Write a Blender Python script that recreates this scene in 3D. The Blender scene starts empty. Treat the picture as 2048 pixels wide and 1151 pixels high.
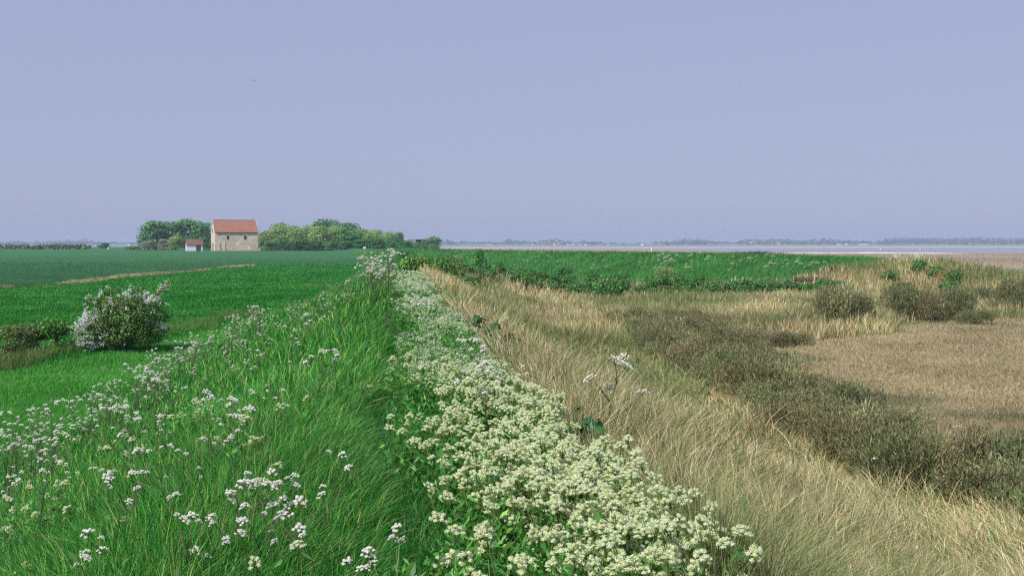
import bpy, math, random
import numpy as np
from mathutils import Vector, Matrix

rng = np.random.default_rng(7)
random.seed(7)
scene = bpy.context.scene
COL = scene.collection
PI = math.pi

# ------------------------------------------------------------------ camera numbers
F = 2196.0                      # focal length in pixels of the 2048 x 1151 photograph
EYE = 3.8                       # eye height above the field
PITCH = math.atan(87.5 / F)
HALF = 1024 / F


def C(r, g, b):
    """sRGB 0-255 -> linear"""
    out = []
    for c in (r, g, b):
        c = c / 255.0
        out.append(c / 12.92 if c <= 0.04045 else ((c + 0.055) / 1.055) ** 2.4)
    return np.array(out)


# ------------------------------------------------------------------ noise
def _h(ix, iy, seed):
    n = np.sin(ix * 127.1 + iy * 311.7 + seed * 74.7) * 43758.5453
    return n - np.floor(n)


def vnoise(x, y, seed=0):
    x = np.asarray(x, float); y = np.asarray(y, float)
    ix = np.floor(x); iy = np.floor(y)
    fx = x - ix; fy = y - iy
    fx = fx * fx * (3 - 2 * fx); fy = fy * fy * (3 - 2 * fy)
    a = _h(ix, iy, seed); b = _h(ix + 1, iy, seed); c = _h(ix, iy + 1, seed); d = _h(ix + 1, iy + 1, seed)
    return (a + (b - a) * fx) * (1 - fy) + (c + (d - c) * fx) * fy


def fbm(x, y, seed=0, o=3):
    s = 0; a = 0.5; t = 0
    for i in range(o):
        s = s + a * vnoise(x * 2 ** i, y * 2 ** i, seed + i * 13); t += a; a *= 0.5
    return s / t


def sstep(a, b, x):
    t = np.clip((np.asarray(x, float) - a) / (b - a), 0, 1)
    return t * t * (3 - 2 * t)


# ------------------------------------------------------------------ terrain
DX, DY = -0.106, 0.99437        # direction of the embankment


def uv(x, y):
    return x * DX + y * DY, x * DY - y * DX


def pathv(u):
    return .10 * np.sin(u * .47) + .07 * np.sin(u * 1.13 + 1) - .05


def ridge(x, y, pts, w, sl, sr, k=3.5):
    """pts: (x, y, crest z, base z). sl/sr run per metre of rise left and right of the polyline"""
    best = np.full(np.shape(x), -9.0)
    for (x0, y0, z0), (x1, y1, z1) in zip(pts[:-1], pts[1:]):
        ex, ey = x1 - x0, y1 - y0
        L2 = ex * ex + ey * ey
        t = np.clip(((x - x0) * ex + (y - y0) * ey) / L2, 0, 1)
        px, py = x0 + t * ex, y0 + t * ey
        d = np.hypot(x - px, y - py)
        side = (x - px) * ey - (y - py) * ex           # >0 on the right
        s = np.where(side > 0, sr, sl)
        q = np.logaddexp(0, (d - w) * k) / k
        best = np.maximum(best, z0 + t * (z1 - z0) - q / s)
    return best


W1 = [(3.5, -30, 2.28), (0.0, 0.0, 2.28), (-2.0, 20, 2.22), (-6.2, 58, 2.2), (-3.5, 69, 1.7), (2, 77, 1.2), (12, 80, 1.1), (20, 82, 1.3), (26, 84, 1.85), (31, 86, 2.1)]
W2 = [(-66, 430, 2.2), (-30, 290, 2.5), (-13, 205, 2.6), (2.5, 167, 2.6), (13, 145, 2.6), (19, 125, 2.6), (25, 108, 2.6), (29, 95, 2.45), (33, 86, 2.2), (37, 78, 1.3), (40, 70, 0.3)]
BX_Y = [-50, 0, 60, 120, 270, 300, 400, 1000, 1100]
BX_X = [5.3, 0, -6.4, -8, -17, -27, -50, -66, -70]
FE_Y = [15, 20, 32, 45, 70, 100, 160, 200, 400]
FE_X = [-19, -17, -15.3, -13.3, -13.6, -16, -22, -27, -60]


def waterline(x, y):
    r = x / np.maximum(y, 1)
    return np.interp(r, [-0.1, 0.0, 0.17, 0.21, 0.5], [1500, 1150, 900, 690, 640])


def H(x, y):
    x = np.asarray(x, float); y = np.asarray(y, float)
    land = sstep(3, -3, x - np.interp(y, BX_Y, BX_X)) * sstep(1000, 930, y)
    field = 1.42 * sstep(100, 420, y) + 0.05 * (fbm(x * .05, y * .05, 3) - .5)
    yw = waterline(x, y)
    marsh = 0.02 - 0.75 * sstep(110, 520, y) - 1.1 * sstep(yw - 160, yw + 260, y) + 0.10 * (fbm(x * .16, y * .16, 9) - .5)
    base = land * field + (1 - land) * marsh
    k = 5.0
    r = np.maximum(ridge(x, y, W1, 1.25, 2.25, 2.05), ridge(x, y, W2, 1.0, 4.3, 3.5))
    z = np.logaddexp(base * k, r * k) / k
    u, v = uv(x, y)
    near = sstep(62, 52, y)
    z = z - near * 0.05 * np.exp(-((v - pathv(u)) / 0.22) ** 2)
    z = z + 0.10 * (fbm(x * .5, y * .5, 21) - .5) * sstep(150, 40, y)
    # low hummock of the farmland berm beside the embankment
    return z


def Hs(x, y):
    return float(H(np.array([x]), np.array([y]))[0])


ct, st = math.cos(PITCH), math.sin(PITCH)


def ray(px, py):
    dx = (px - 1024) / F; dy = (575.5 - py) / F
    d = (dx, ct + dy * st, -st + dy * ct)
    return d[0] / d[1], d[2] / d[1]


def G(px, py):
    """where the sight line through a photo pixel first meets the ground"""
    a, b = ray(px, py)
    ys = np.geomspace(2, 2500, 6000)
    f = EYE + b * ys - H(a * ys, ys)
    i = np.argmax(f < 0) if (f < 0).any() else len(ys) - 1
    y = ys[i]
    return a * y, y, Hs(a * y, y)


def AT(px, Y):
    """ground point in the column px at distance Y"""
    X = (px - 1024) / F * Y
    return X, Y, Hs(X, Y)


def height_px(npx, Y):
    return npx * Y / F


# ------------------------------------------------------------------ masks of the ground
def m_field(x, y):
    return (x < np.interp(y, FE_Y, FE_X)) & (y < 192) & ~((x < -43.6) & (y < 190)) & (y > 10)


def m_wheat(x, y):
    return (x < np.interp(y, FE_Y, FE_X)) & ((y >= 192) | (x < -43.6)) & (y < 980) & (y > 10)


BEND = lambda y: 47.0 + 0 * y


FR_X = [-8, -4.8, -2, 2, 7, 12, 20, 26, 32, 40]
FR_Y = [66, 66.5, 70, 74, 76.5, 78, 80, 85, 91, 86]


def m_right(x, y):
    u, v = uv(x, y)
    return (v > 0) & (y < 90)


def belt_c(u):
    return np.interp(u, [6, 12.5, 16, 30, 45, 55], [11.0, 9.4, 8.3, 9.6, 11.3, 12.6])


def belt_w(u):
    return np.interp(u, [8, 16, 30, 45], [.8, 1.0, 1.25, 2.2])


def marsh_edge_y(x):
    return 47.5 + 0.55 * np.maximum(x - 12, 0) + 3.0 * np.sin(x * 0.35) + 4.0 * (fbm(x * .7, x * 0, 303) - .5)


def m_marsh(x, y):
    u, v = uv(x, y)
    near = (v > belt_c(u) + 0.2) & (y < marsh_edge_y(x) + 5.0 * (vnoise(x * 1.4, y * .9, 304) - .5)) & (u > -20)
    far = (y > 62 + 0 * x) & (x > np.interp(y, [55, 64, 72, 80, 86, 100, 140, 300], [80, 60, 46, 41, 38, 36, 32, 8]))
    far = far | ((y > 200) & (x > np.interp(y, [200, 290, 430, 1000, 3000], [0, -22, -50, -66, -150])))
    return near | far | ((y > 985) | ((x > 42) & (y > 80)))


# ------------------------------------------------------------------ mesh accumulator
class MB:
    def __init__(s):
        s.v = []; s.q = []; s.t = []; s.c = []; s.n = 0

    def add(s, v, quads=None, tris=None, col=(0.5, 0.5, 0.5)):
        v = np.asarray(v, float).reshape(-1, 3)
        if quads is not None and len(quads):
            s.q.append(np.asarray(quads, np.int64).reshape(-1, 4) + s.n)
        if tris is not None and len(tris):
            s.t.append(np.asarray(tris, np.int64).reshape(-1, 3) + s.n)
        c = np.asarray(col, float)
        if c.ndim == 1:
            c = np.broadcast_to(c[:3], (len(v), 3))
        s.v.append(v); s.c.append(c); s.n += len(v)
        return s

    def box(s, c, d, rz=0.0, col=(.5, .5, .5)):
        x, y, z = np.array(d) / 2.0
        p = np.array([(-x, -y, -z), (x, -y, -z), (x, y, -z), (-x, y, -z), (-x, -y, z), (x, -y, z), (x, y, z), (-x, y, z)])
        cr, sr = math.cos(rz), math.sin(rz)
        R = np.array([(cr, -sr, 0), (sr, cr, 0), (0, 0, 1)])
        return s.add(p @ R.T + np.array(c), [(0, 3, 2, 1), (4, 5, 6, 7), (0, 1, 5, 4), (1, 2, 6, 5), (2, 3, 7, 6), (3, 0, 4, 7)], None, col)

    def tube(s, pts, rads, col=(.5, .5, .5), n=5):
        pts = np.asarray(pts, float); m = len(pts)
        vs = []
        for i in range(m):
            t = pts[min(i + 1, m - 1)] - pts[max(i - 1, 0)]
            t = t / (np.linalg.norm(t) + 1e-9)
            a = np.cross(t, (0.31, 0.9, 0.11) if abs(t[1]) < .8 else (1, 0, 0)); a /= np.linalg.norm(a) + 1e-9
            b = np.cross(t, a)
            for k in range(n):
                th = 2 * PI * k / n
                vs.append(pts[i] + rads[i] * (a * math.cos(th) + b * math.sin(th)))
        q = [(i * n + k, i * n + (k + 1) % n, (i + 1) * n + (k + 1) % n, (i + 1) * n + k) for i in range(m - 1) for k in range(n)]
        return s.add(vs, q, [(0, k + 1, k) for k in range(1, n - 1)] + [((m - 1) * n, (m - 1) * n + k, (m - 1) * n + k + 1) for k in range(1, n - 1)], col)

    def kites(s, cen, axis, side, L, W, col):
        """leaf shaped faces: long axis, side direction"""
        cen = np.asarray(cen, float); N = len(cen)
        L = np.broadcast_to(np.asarray(L, float), (N,))[:, None]; W = np.broadcast_to(np.asarray(W, float), (N,))[:, None]
        v = np.stack([cen - axis * L * .5, cen + side * W * .5 + axis * L * .04, cen + axis * L * .5, cen - side * W * .5 + axis * L * .04], 1).reshape(-1, 3)
        q = np.arange(N * 4).reshape(N, 4)
        col = np.asarray(col, float)
        if col.ndim == 1:
            col = np.broadcast_to(col, (N, 3))
        return s.add(v, q, None, np.repeat(col, 4, 0))

    def blades(s, base, h, w, lean, bend, col):
        """grass: base (N,3), lean (N,2) horizontal tip offset in units of height"""
        N = len(base)
        ang = rng.uniform(-1.1, 1.1, N)
        sx, sy = np.cos(ang), np.sin(ang) * .6
        ts = np.array([0, .38, .72, 1.0]); ws = np.array([.85, 1.0, .7, 0])
        vs = []
        for t, wf in zip(ts, ws):
            off = lean * (h * (0.35 * t + 0.65 * t ** bend))[:, None]
            drop = 0.35 * (np.linalg.norm(lean, axis=1)) * h * t ** 2.2
            p = np.stack([base[:, 0] + off[:, 0], base[:, 1] + off[:, 1], base[:, 2] + h * t - drop - (0.02 if t == 0 else 0)], 1)
            if wf == 0:
                vs.append(p[:, None])
            else:
                d = np.stack([sx * w * wf * .5, sy * w * wf * .5, np.zeros(N)], 1)
                vs.append(np.stack([p - d, p + d], 1))
        v = np.concatenate(vs, 1).reshape(-1, 3)
        i = (np.arange(N) * 7)[:, None]
        q = np.concatenate([i + np.array([[0, 1, 3, 2]]), i + np.array([[2, 3, 5, 4]])], 0)
        t = i + np.array([[4, 5, 6]])
        return s.add(v, q, t, np.repeat(np.asarray(col, float), 7, 0))

    def mesh(s, name):
        v = np.concatenate(s.v); c = np.concatenate(s.c)
        q = np.concatenate(s.q) if s.q else np.zeros((0, 4), np.int64)
        t = np.concatenate(s.t) if s.t else np.zeros((0, 3), np.int64)
        me = bpy.data.meshes.new(name)
        me.vertices.add(len(v)); me.vertices.foreach_set('co', v.astype(np.float32).ravel())
        nl = q.size + t.size
        me.loops.add(nl)
        me.loops.foreach_set('vertex_index', np.concatenate([q.ravel(), t.ravel()]).astype(np.int32))
        me.polygons.add(len(q) + len(t))
        ls = np.concatenate([np.arange(len(q)) * 4, q.size + np.arange(len(t)) * 3]).astype(np.int32)
        me.polygons.foreach_set('loop_start', ls)
        if len(v) < 3000:
            me.polygons.foreach_set('use_smooth', np.zeros(len(me.polygons), bool))
        me.update(calc_edges=True)
        at = me.attributes.new('tint', 'FLOAT_COLOR', 'POINT')
        at.data.foreach_set('color', np.concatenate([c, np.ones((len(c), 1))], 1).astype(np.float32).ravel())
        return me

    def build(s, name, mat, parent=None, loc=(0, 0, 0), smooth=False):
        me = s.mesh(name)
        if smooth:
            me.polygons.foreach_set('use_smooth', np.ones(len(me.polygons), bool))
        me.materials.append(mat)
        return link(name, me, parent, loc)


def link(name, me, parent=None, loc=(0, 0, 0)):
    o = bpy.data.objects.new(name, me); COL.objects.link(o); o.location = loc
    if parent is not None:
        o.parent = parent
    return o


def tag(o, label=None, cat=None, group=None, kind=None):
    if label: o['label'] = label
    if cat: o['category'] = cat
    if group: o['group'] = group
    if kind: o['kind'] = kind
    return o


def empty(name, loc=(0, 0, 0), rz=0.0, sc=1.0):
    o = bpy.data.objects.new(name, None); COL.objects.link(o)
    o.empty_display_size = .2
    o.location = loc; o.rotation_euler = (0, 0, rz); o.scale = (sc,) * 3 if np.isscalar(sc) else sc
    return o


def copy_tree(o, parent=None):
    c = o.copy(); COL.objects.link(c)
    if parent is not None:
        c.parent = parent
    for ch in o.children:
        copy_tree(ch, c)
    return c


def unit(v):
    return v / (np.linalg.norm(v, axis=-1, keepdims=True) + 1e-9)


def rand_unit(n):
    return unit(rng.normal(size=(n, 3)))


def jitter(col, n, amt=.2, hue=.06):
    col = np.asarray(col, float)
    k = np.exp(rng.normal(0, amt, (n, 1)))
    hj = 1 + rng.normal(0, hue, (n, 3))
    return np.clip(col * k * hj, 0.002, 0.95)


def mixcols(cols, wts, n, amt=.15):
    cols = np.array([np.asarray(c) for c in cols]); wts = np.array(wts, float); wts /= wts.sum()
    idx = rng.choice(len(cols), n, p=wts)
    return jitter(cols[idx], n, amt)


# ------------------------------------------------------------------ materials
def new_mat(name):
    m = bpy.data.materials.new(name); m.use_nodes = True
    nt = m.node_tree; nt.nodes.clear()
    out = nt.nodes.new('ShaderNodeOutputMaterial')
    return m, nt, out


def veg_mat(name, trans=.3, rough=.55, spec=.25, tcol=(1.0, 1.05, .55)):
    m, nt, out = new_mat(name)
    a = nt.nodes.new('ShaderNodeAttribute'); a.attribute_name = 'tint'
    p = nt.nodes.new('ShaderNodeBsdfPrincipled'); p.inputs['Roughness'].default_value = rough
    p.inputs['Specular IOR Level'].default_value = spec
    nt.links.new(a.outputs['Color'], p.inputs['Base Color'])
    t = nt.nodes.new('ShaderNodeBsdfTranslucent')
    mu = nt.nodes.new('ShaderNodeMix'); mu.data_type = 'RGBA'; mu.blend_type = 'MULTIPLY'; mu.inputs[0].default_value = 1
    nt.links.new(a.outputs['Color'], mu.inputs[6]); mu.inputs[7].default_value = (*tcol, 1)
    nt.links.new(mu.outputs[2], t.inputs['Color'])
    mx = nt.nodes.new('ShaderNodeMixShader'); mx.inputs[0].default_value = trans
    nt.links.new(p.outputs[0], mx.inputs[1]); nt.links.new(t.outputs[0], mx.inputs[2])
    nt.links.new(mx.outputs[0], out.inputs['Surface'])
    return m


def noise_mat(name, stops, scale=1.0, stretch=(1, 1, 1), detail=6, rough=.9, spec=.1, scale2=None, stops2=None, fac2=.5, bump=0.0, bscale=8.0, rot=0.0, coord='Object'):
    """ramp over object-space noise, optionally mixed with a second finer noise"""
    m, nt, out = new_mat(name)
    N = nt.nodes.new; L = nt.links.new
    tc = N('ShaderNodeTexCoord'); mp = N('ShaderNodeMapping'); mp.inputs['Scale'].default_value = stretch
    mp.inputs['Rotation'].default_value = (0, 0, rot)
    L(tc.outputs[coord], mp.inputs['Vector'])

    def ramp(sc, st):
        n = N('ShaderNodeTexNoise'); n.inputs['Scale'].default_value = sc; n.inputs['Detail'].default_value = detail
        n.inputs['Roughness'].default_value = .62
        L(mp.outputs[0], n.inputs['Vector'])
        r = N('ShaderNodeValToRGB')
        while len(r.color_ramp.elements) < len(st):
            r.color_ramp.elements.new(.5)
        for e, (p, c) in zip(r.color_ramp.elements, st):
            e.position = p; e.color = (*c, 1)
        L(n.outputs['Fac'], r.inputs[0])
        return r.outputs[0], n
    c, n1 = ramp(scale, stops)
    if stops2:
        c2, n2 = ramp(scale2, stops2)
        mx = N('ShaderNodeMix'); mx.data_type = 'RGBA'; mx.inputs[0].default_value = fac2
        L(c, mx.inputs[6]); L(c2, mx.inputs[7]); c = mx.outputs[2]
    p = N('ShaderNodeBsdfPrincipled'); p.inputs['Roughness'].default_value = rough; p.inputs['Specular IOR Level'].default_value = spec
    L(c, p.inputs['Base Color'])
    if bump:
        nb = N('ShaderNodeTexNoise'); nb.inputs['Scale'].default_value = bscale; nb.inputs['Detail'].default_value = 5
        L(mp.outputs[0], nb.inputs['Vector'])
        b = N('ShaderNodeBump'); b.inputs['Strength'].default_value = bump; b.inputs['Distance'].default_value = .1
        L(nb.outputs['Fac'], b.inputs['Height']); L(b.outputs[0], p.inputs['Normal'])
    L(p.outputs[0], out.inputs['Surface'])
    return m


def plain_mat(name, col, rough=.7, spec=.3, var=.12, scale=3.0):
    c = np.asarray(col)
    return noise_mat(name, [(.3, np.clip(c * (1 - var), 0, 1)), (.7, np.clip(c * (1 + var), 0, 1))], scale=scale, rough=rough, spec=spec)


M_GRASS = veg_mat('green_grass', .34, .5, .35)
M_DRY = veg_mat('dry_grass', .25, .6, .25, (1, .95, .8))
M_LEAF = veg_mat('leaves', .28, .45, .4)
M_TREE = veg_mat('tree_leaves', .25, .6, .2)
M_FLOWER = veg_mat('petals', .48, .7, .1, (1, 1, .97))
M_STEM = veg_mat('stems', .08, .6, .3, (1, 1, .7))
M_SHRUB = veg_mat('grey_shrub', .15, .7, .15, (1, 1, .7))
M_BARK = noise_mat('bark', [(.3, C(60, 52, 44)), (.7, C(105, 95, 82))], scale=6, rough=.95, bump=.4)

# ------------------------------------------------------------------ ground sheets
def axis(parts):
    out = []
    for a, b, s in parts:
        n = max(1, int(round((b - a) / s)))
        out.append(np.linspace(a, b, n, endpoint=False))
    return np.concatenate(out + [np.array([parts[-1][1]])])


gx_near = axis([(-60, -20, .8), (-20, 14, .25), (14, 50, .6), (50, 120, 2.5)])
gx = np.concatenate([-np.geomspace(60, 9000, 70)[::-1], gx_near[1:-1], np.geomspace(120, 9000, 55)])
gy = np.concatenate([axis([(-30, 0, 2), (0, 60, .3), (60, 120, .7), (120, 220, 1.6)])[:-1], np.geomspace(220, 1300, 110)[:-1], np.geomspace(1300, 9500, 30)])
GX, GY = np.meshgrid(gx, gy)
GZ = H(GX.ravel(), GY.ravel()).reshape(GX.shape)
ny, nx = GX.shape
V = np.stack([GX, GY, GZ], -1).reshape(-1, 3)
ii = np.arange((ny - 1) * nx).reshape(ny - 1, nx)[:, :-1].ravel()
Q = np.stack([ii, ii + 1, ii + nx + 1, ii + nx], 1)
cc = V[Q].mean(1)
u_, v_ = uv(cc[:, 0], cc[:, 1])
reg = np.zeros(len(Q), int)                                           # 0 embankment
reg[m_marsh(cc[:, 0], cc[:, 1])] = 3
reg[m_field(cc[:, 0], cc[:, 1])] = 1
reg[m_wheat(cc[:, 0], cc[:, 1])] = 2
reg[(reg == 0) & (v_ > 1.35) & (cc[:, 1] < np.interp(cc[:, 0], FR_X, FR_Y)) & (cc[:, 1] > -30)] = 4     # rough dry grassland
reg[(reg == 0) & (np.abs(v_ - pathv(u_)) < .2) & (cc[:, 1] < 56)] = 5
reg[(reg == 0) & (v_ < -6.2) & (cc[:, 1] < 60)] = 6
reg[(reg == 3) & (cc[:, 1] > 62)] = 7

g_em = noise_mat('embankment_turf', [(.3, C(40, 84, 40)), (.5, C(48, 104, 48)), (.72, C(76, 116, 60))], scale=.22, detail=8, scale2=2.5, stops2=[(.3, C(34, 76, 36)), (.7, C(70, 120, 62))], fac2=.45, rot=.6, stretch=(1, .25, 1), bump=.5, bscale=3)
g_crop = noise_mat('crop_field', [(.3, C(24, 96, 26)), (.55, C(34, 112, 32)), (.8, C(80, 120, 52))], scale=.08, detail=8, scale2=1.1, stops2=[(.3, C(24, 76, 28)), (.7, C(50, 118, 46))], fac2=.5, bump=.6, bscale=2.5)
g_wheat = noise_mat('wheat_field', [(.3, C(48, 98, 60)), (.7, C(60, 110, 66))], scale=.02, detail=7, stretch=(.22, 1.5, 1), scale2=.5, stops2=[(.3, C(44, 94, 58)), (.7, C(64, 114, 70))], fac2=.35, bump=.3, bscale=.8)
g_marsh = noise_mat('salt_marsh', [(.3, C(122, 122, 90)), (.5, C(148, 138, 108)), (.7, C(168, 154, 122))], scale=.16, detail=9, stretch=(.6, 1.4, 1), scale2=1.4, stops2=[(.35, C(122, 116, 92)), (.65, C(158, 146, 118))], fac2=.4, bump=.4, bscale=4)
g_dry = noise_mat('rough_ground', [(.3, C(92, 92, 56)), (.55, C(128, 116, 78)), (.75, C(150, 134, 94))], scale=.5, detail=8, scale2=3, stops2=[(.3, C(84, 90, 52)), (.7, C(146, 130, 92))], fac2=.5, bump=.6, bscale=5)
g_path = noise_mat('trodden_path', [(.35, C(44, 72, 36)), (.7, C(74, 88, 50))], scale=1.4, detail=8, bump=.5, bscale=8)
g_berm = noise_mat('mown_berm', [(.3, C(48, 112, 46)), (.6, C(66, 124, 54)), (.8, C(96, 132, 70))], scale=.25, detail=8, scale2=2.2, stops2=[(.3, C(44, 104, 44)), (.7, C(82, 134, 64))], fac2=.5, bump=.5, bscale=5)
g_mud = noise_mat('mudflat', [(.3, C(122, 110, 92)), (.5, C(150, 134, 114)), (.7, C(170, 154, 132))], scale=.035, detail=9, stretch=(.35, 2.2, 1), scale2=.35, stops2=[(.35, C(118, 108, 88)), (.65, C(168, 150, 126))], fac2=.5, rough=.75, spec=.25, bump=.5, bscale=1.2)
for r, (nm, mt) in enumerate([('embankment', g_em), ('crop_field', g_crop), ('wheat_field', g_wheat), ('salt_marsh', g_marsh), ('rough_ground', g_dry), ('footpath', g_path), ('grass_berm', g_berm), ('mudflat', g_mud)]):
    qs = Q[reg == r]
    used, inv = np.unique(qs, return_inverse=True)
    b = MB(); b.add(V[used], inv.reshape(-1, 4))
    tag(b.build(nm, mt, smooth=True), kind='structure')

# sea
m, nt, out = new_mat('sea_water')
p = nt.nodes.new('ShaderNodeBsdfPrincipled'); p.inputs['Base Color'].default_value = (*C(120, 130, 142), 1)
p.inputs['Roughness'].default_value = .22; p.inputs['IOR'].default_value = 1.33
tc = nt.nodes.new('ShaderNodeTexCoord'); nz = nt.nodes.new('ShaderNodeTexNoise'); nz.inputs['Scale'].default_value = .4; nz.inputs['Detail'].default_value = 4
bp = nt.nodes.new('ShaderNodeBump'); bp.inputs['Strength'].default_value = .25; bp.inputs['Distance'].default_value = .2
nt.links.new(tc.outputs['Object'], nz.inputs['Vector']); nt.links.new(nz.outputs['Fac'], bp.inputs['Height']); nt.links.new(bp.outputs[0], p.inputs['Normal'])
nt.links.new(p.outputs[0], out.inputs['Surface'])
b = MB(); b.add([(-9000, 300, -1.2), (9000, 300, -1.2), (9000, 9500, -1.2), (-9000, 9500, -1.2)], [(0, 1, 2, 3)])
tag(b.build('sea', m), kind='structure')


def flat_sheet(name, outline_fn, x0, x1, nxs, mat, z0, dome, kind='structure'):
    """low bank: outline_fn(x) -> near y, far y"""
    b = MB(); vs = []; fs = []
    xs = np.linspace(x0, x1, nxs)
    for i, x in enumerate(xs):
        yn, yf = outline_fn(x)
        e = math.sin(PI * i / (nxs - 1)) ** .4
        for k, t in enumerate((0, .25, .5, .75, 1)):
            vs.append((x, yn + (yf - yn) * t, z0 + dome * e * (1 - (2 * t - 1) ** 2) * (0.7 + .6 * vnoise(np.array([x * .09]), np.array([k * .7]), 5)[0])))
    for i in range(nxs - 1):
        for k in range(4):
            a = i * 5 + k
            fs.append((a, a + 5, a + 6, a + 1))
    b.add(vs, fs)
    return tag(b.build(name, mat, smooth=True), kind=kind)


m_shell = noise_mat('shell_bank', [(.35, C(186, 178, 164)), (.65, C(222, 214, 202))], scale=.15, detail=6, stretch=(.5, 1, 1))
m_sand = noise_mat('sandbank', [(.3, C(160, 146, 138)), (.7, C(186, 170, 160))], scale=.01, stretch=(.3, 2, 1))
flat_sheet('shell_bank', lambda x: (548 + 12 * math.sin(x * .05) - .1 * x, 560 + 8 * math.sin(x * .08) - .1 * x), 112, 222, 60, m_shell, -1.05, .75)
flat_sheet('sandbank', lambda x: (1260 + .25 * x, 1950 + .2 * x), -160, 600, 60, m_sand, -1.3, .5)
flat_sheet('sandbank', lambda x: (1480, 2900 + 40 * math.sin(x * .02)), 520, 1500, 60, m_sand, -1.3, .6)

# far shore, four kilometres off
b = MB(); vs = []; fs = []
xs = np.linspace(-3600, 4200, 240); ys = [3660, 3690, 3760, 3950, 4300, 4800, 5600, 7000]
for x in xs:
    hl = 7 + 7 * sstep(900, 1800, x) + 5 * fbm(np.array([x * .0016]), np.array([.3]), 4)[0]
    for y, f in zip(ys, (-.25, .08, .16, .3, .55, .85, 1.0, .8)):
        vs.append((x, y + 40 * math.sin(x * .004), max(hl * f, -1.6) if f > 0 else -2.0))
for i in range(len(xs) - 1):
    for k in range(len(ys) - 1):
        a = i * len(ys) + k; fs.append((a, a + len(ys), a + len(ys) + 1, a + 1))
b.add(vs, fs)
m_far = noise_mat('far_fields', [(.3, C(70, 104, 64)), (.5, C(104, 128, 84)), (.7, C(136, 140, 104))], scale=.004, detail=3, stretch=(1, .5, 1))
tag(b.build('far_shore', m_far, smooth=True), kind='structure')


def far_z(x, y):
    hl = 7 + 7 * sstep(900, 1800, x) + 5 * fbm(np.array([x * .0016]), np.array([.3]), 4)[0]
    return float(hl * np.interp(y, ys, [-.1, .08, .16, .3, .55, .85, 1, .8]))


prof = [(-60, 485), (0, 485), (40, 482), (60, 486), (100, 483), (150, 481), (170, 478), (190, 484), (240, 486), (275, 484), (400, 483), (700, 482), (880, 479), (895, 478), (910, 484), (950, 485), (1000, 485), (1015, 479), (1040, 479), (1060, 485), (1090, 480), (1110, 477), (1130, 480), (1150, 486), (1170, 480), (1200, 484), (1240, 487), (1290, 488), (1320, 485), (1350, 481), (1370, 477), (1390, 480), (1400, 478), (1420, 483), (1470, 486), (1485, 478), (1500, 478), (1540, 479), (1560, 478), (1600, 481), (1650, 478), (1690, 480), (1750, 484), (1780, 478), (1800, 474), (1830, 475), (1900, 477), (1950, 475), (2000, 478), (2110, 475)]
fw = MB()
px_a, py_a = zip(*prof)
for row, Y, dpx in ((0, 4350, 0), (1, 4050, 3.2), (2, 3800, 5.4)):
    px = -60.0
    while px < 2110:
        px += rng.uniform(2.0, 6.5) if row == 0 else rng.uniform(5, 15)
        Yt = Y + rng.uniform(-80, 80)
        top = np.interp(px, px_a, py_a) + dpx + rng.normal(0, 1.3)
        X = (px - 1024) / F * Yt
        z0 = far_z(X, Yt)
        zt = EYE + (488 - top) * Yt / F
        h = zt - z0
        if h < 2.5: continue
        r = rng.uniform(5, 10)
        n = 26
        d = rand_unit(n)
        cen = np.stack([X + d[:, 0] * r, Yt + d[:, 1] * r, z0 + h * .5 + d[:, 2] * h * .48], 1)
        a = rand_unit(n); sd = unit(np.cross(a, rand_unit(n)))
        fw.kites(cen, a, sd, rng.uniform(4, 7, n), rng.uniform(4, 6, n), jitter(mixcols([C(46, 70, 52), C(62, 86, 60)], [1, 1], 1)[0], n, .2))
tag(fw.build('far_woodland', M_TREE), 'hazy line of trees and copses along the far shore', 'woodland', kind='stuff')

# ------------------------------------------------------------------ leaf crowns
def crown_points(n, lobes, shell=.55):
    """lobes: (cx,cy,cz,rx,ry,rz) -> points, outward directions"""
    lobes = np.array(lobes, float)
    w = lobes[:, 3] * lobes[:, 4] + lobes[:, 4] * lobes[:, 5] + lobes[:, 3] * lobes[:, 5]
    idx = rng.choice(len(lobes), n, p=w / w.sum())
    d = rand_unit(n)
    r = (shell + (1 - shell) * rng.random(n) ** .6)[:, None] * (1 + rng.normal(0, .07, (n, 1)))
    l = lobes[idx]
    return l[:, :3] + d * r * l[:, 3:], d, idx


def crown(mb, n, lobes, size, cols, wts, aspect=.6, droop=0.0, shell=.55, lobevar=.18):
    p, d, idx = crown_points(n, lobes, shell)
    keep = p[:, 2] > 0.02
    p, d, idx = p[keep], d[keep], idx[keep]; n = len(p)
    a = unit(d * .6 + rand_unit(n) + np.array([0, 0, -droop]))
    nrm = unit(d + rand_unit(n) * .7 + np.array([0, 0, .5]))
    sd = unit(np.cross(nrm, a)); a = unit(np.cross(sd, nrm))
    s = size * np.exp(rng.normal(0, .28, n))
    lv = np.exp(rng.normal(0, lobevar, (len(lobes), 1)))[idx] * (1 + rng.normal(0, .05, (len(lobes), 3)))[idx]
    mb.kites(p, a, sd, s, s * aspect, np.clip(mixcols(cols, wts, n) * lv, .002, .9))
    return p, d


def lobes_for(w, h, n, base=.12, seed=0, flat=1.0, dome=False):
    r = random.Random(seed); out = []
    for i in range(n):
        a = r.uniform(0, 2 * PI); q = r.random() ** .55
        zz = base * h + (h * (1 - base)) * r.random() ** .8
        k = math.sqrt(max(0.05, 1 - ((zz - h * .45) / (h * .62)) ** 2))
        if dome: k = math.sqrt(max(.05, 1 - (max(zz, 0) / (h * 1.02)) ** 2))
        rr = w * .5 * q * k * .78
        s = w * r.uniform(.15, .27)
        out.append((rr * math.cos(a), rr * math.sin(a), min(zz, h - s * .6), s, s, s * r.uniform(.65, .95) * flat))
    return out


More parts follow.
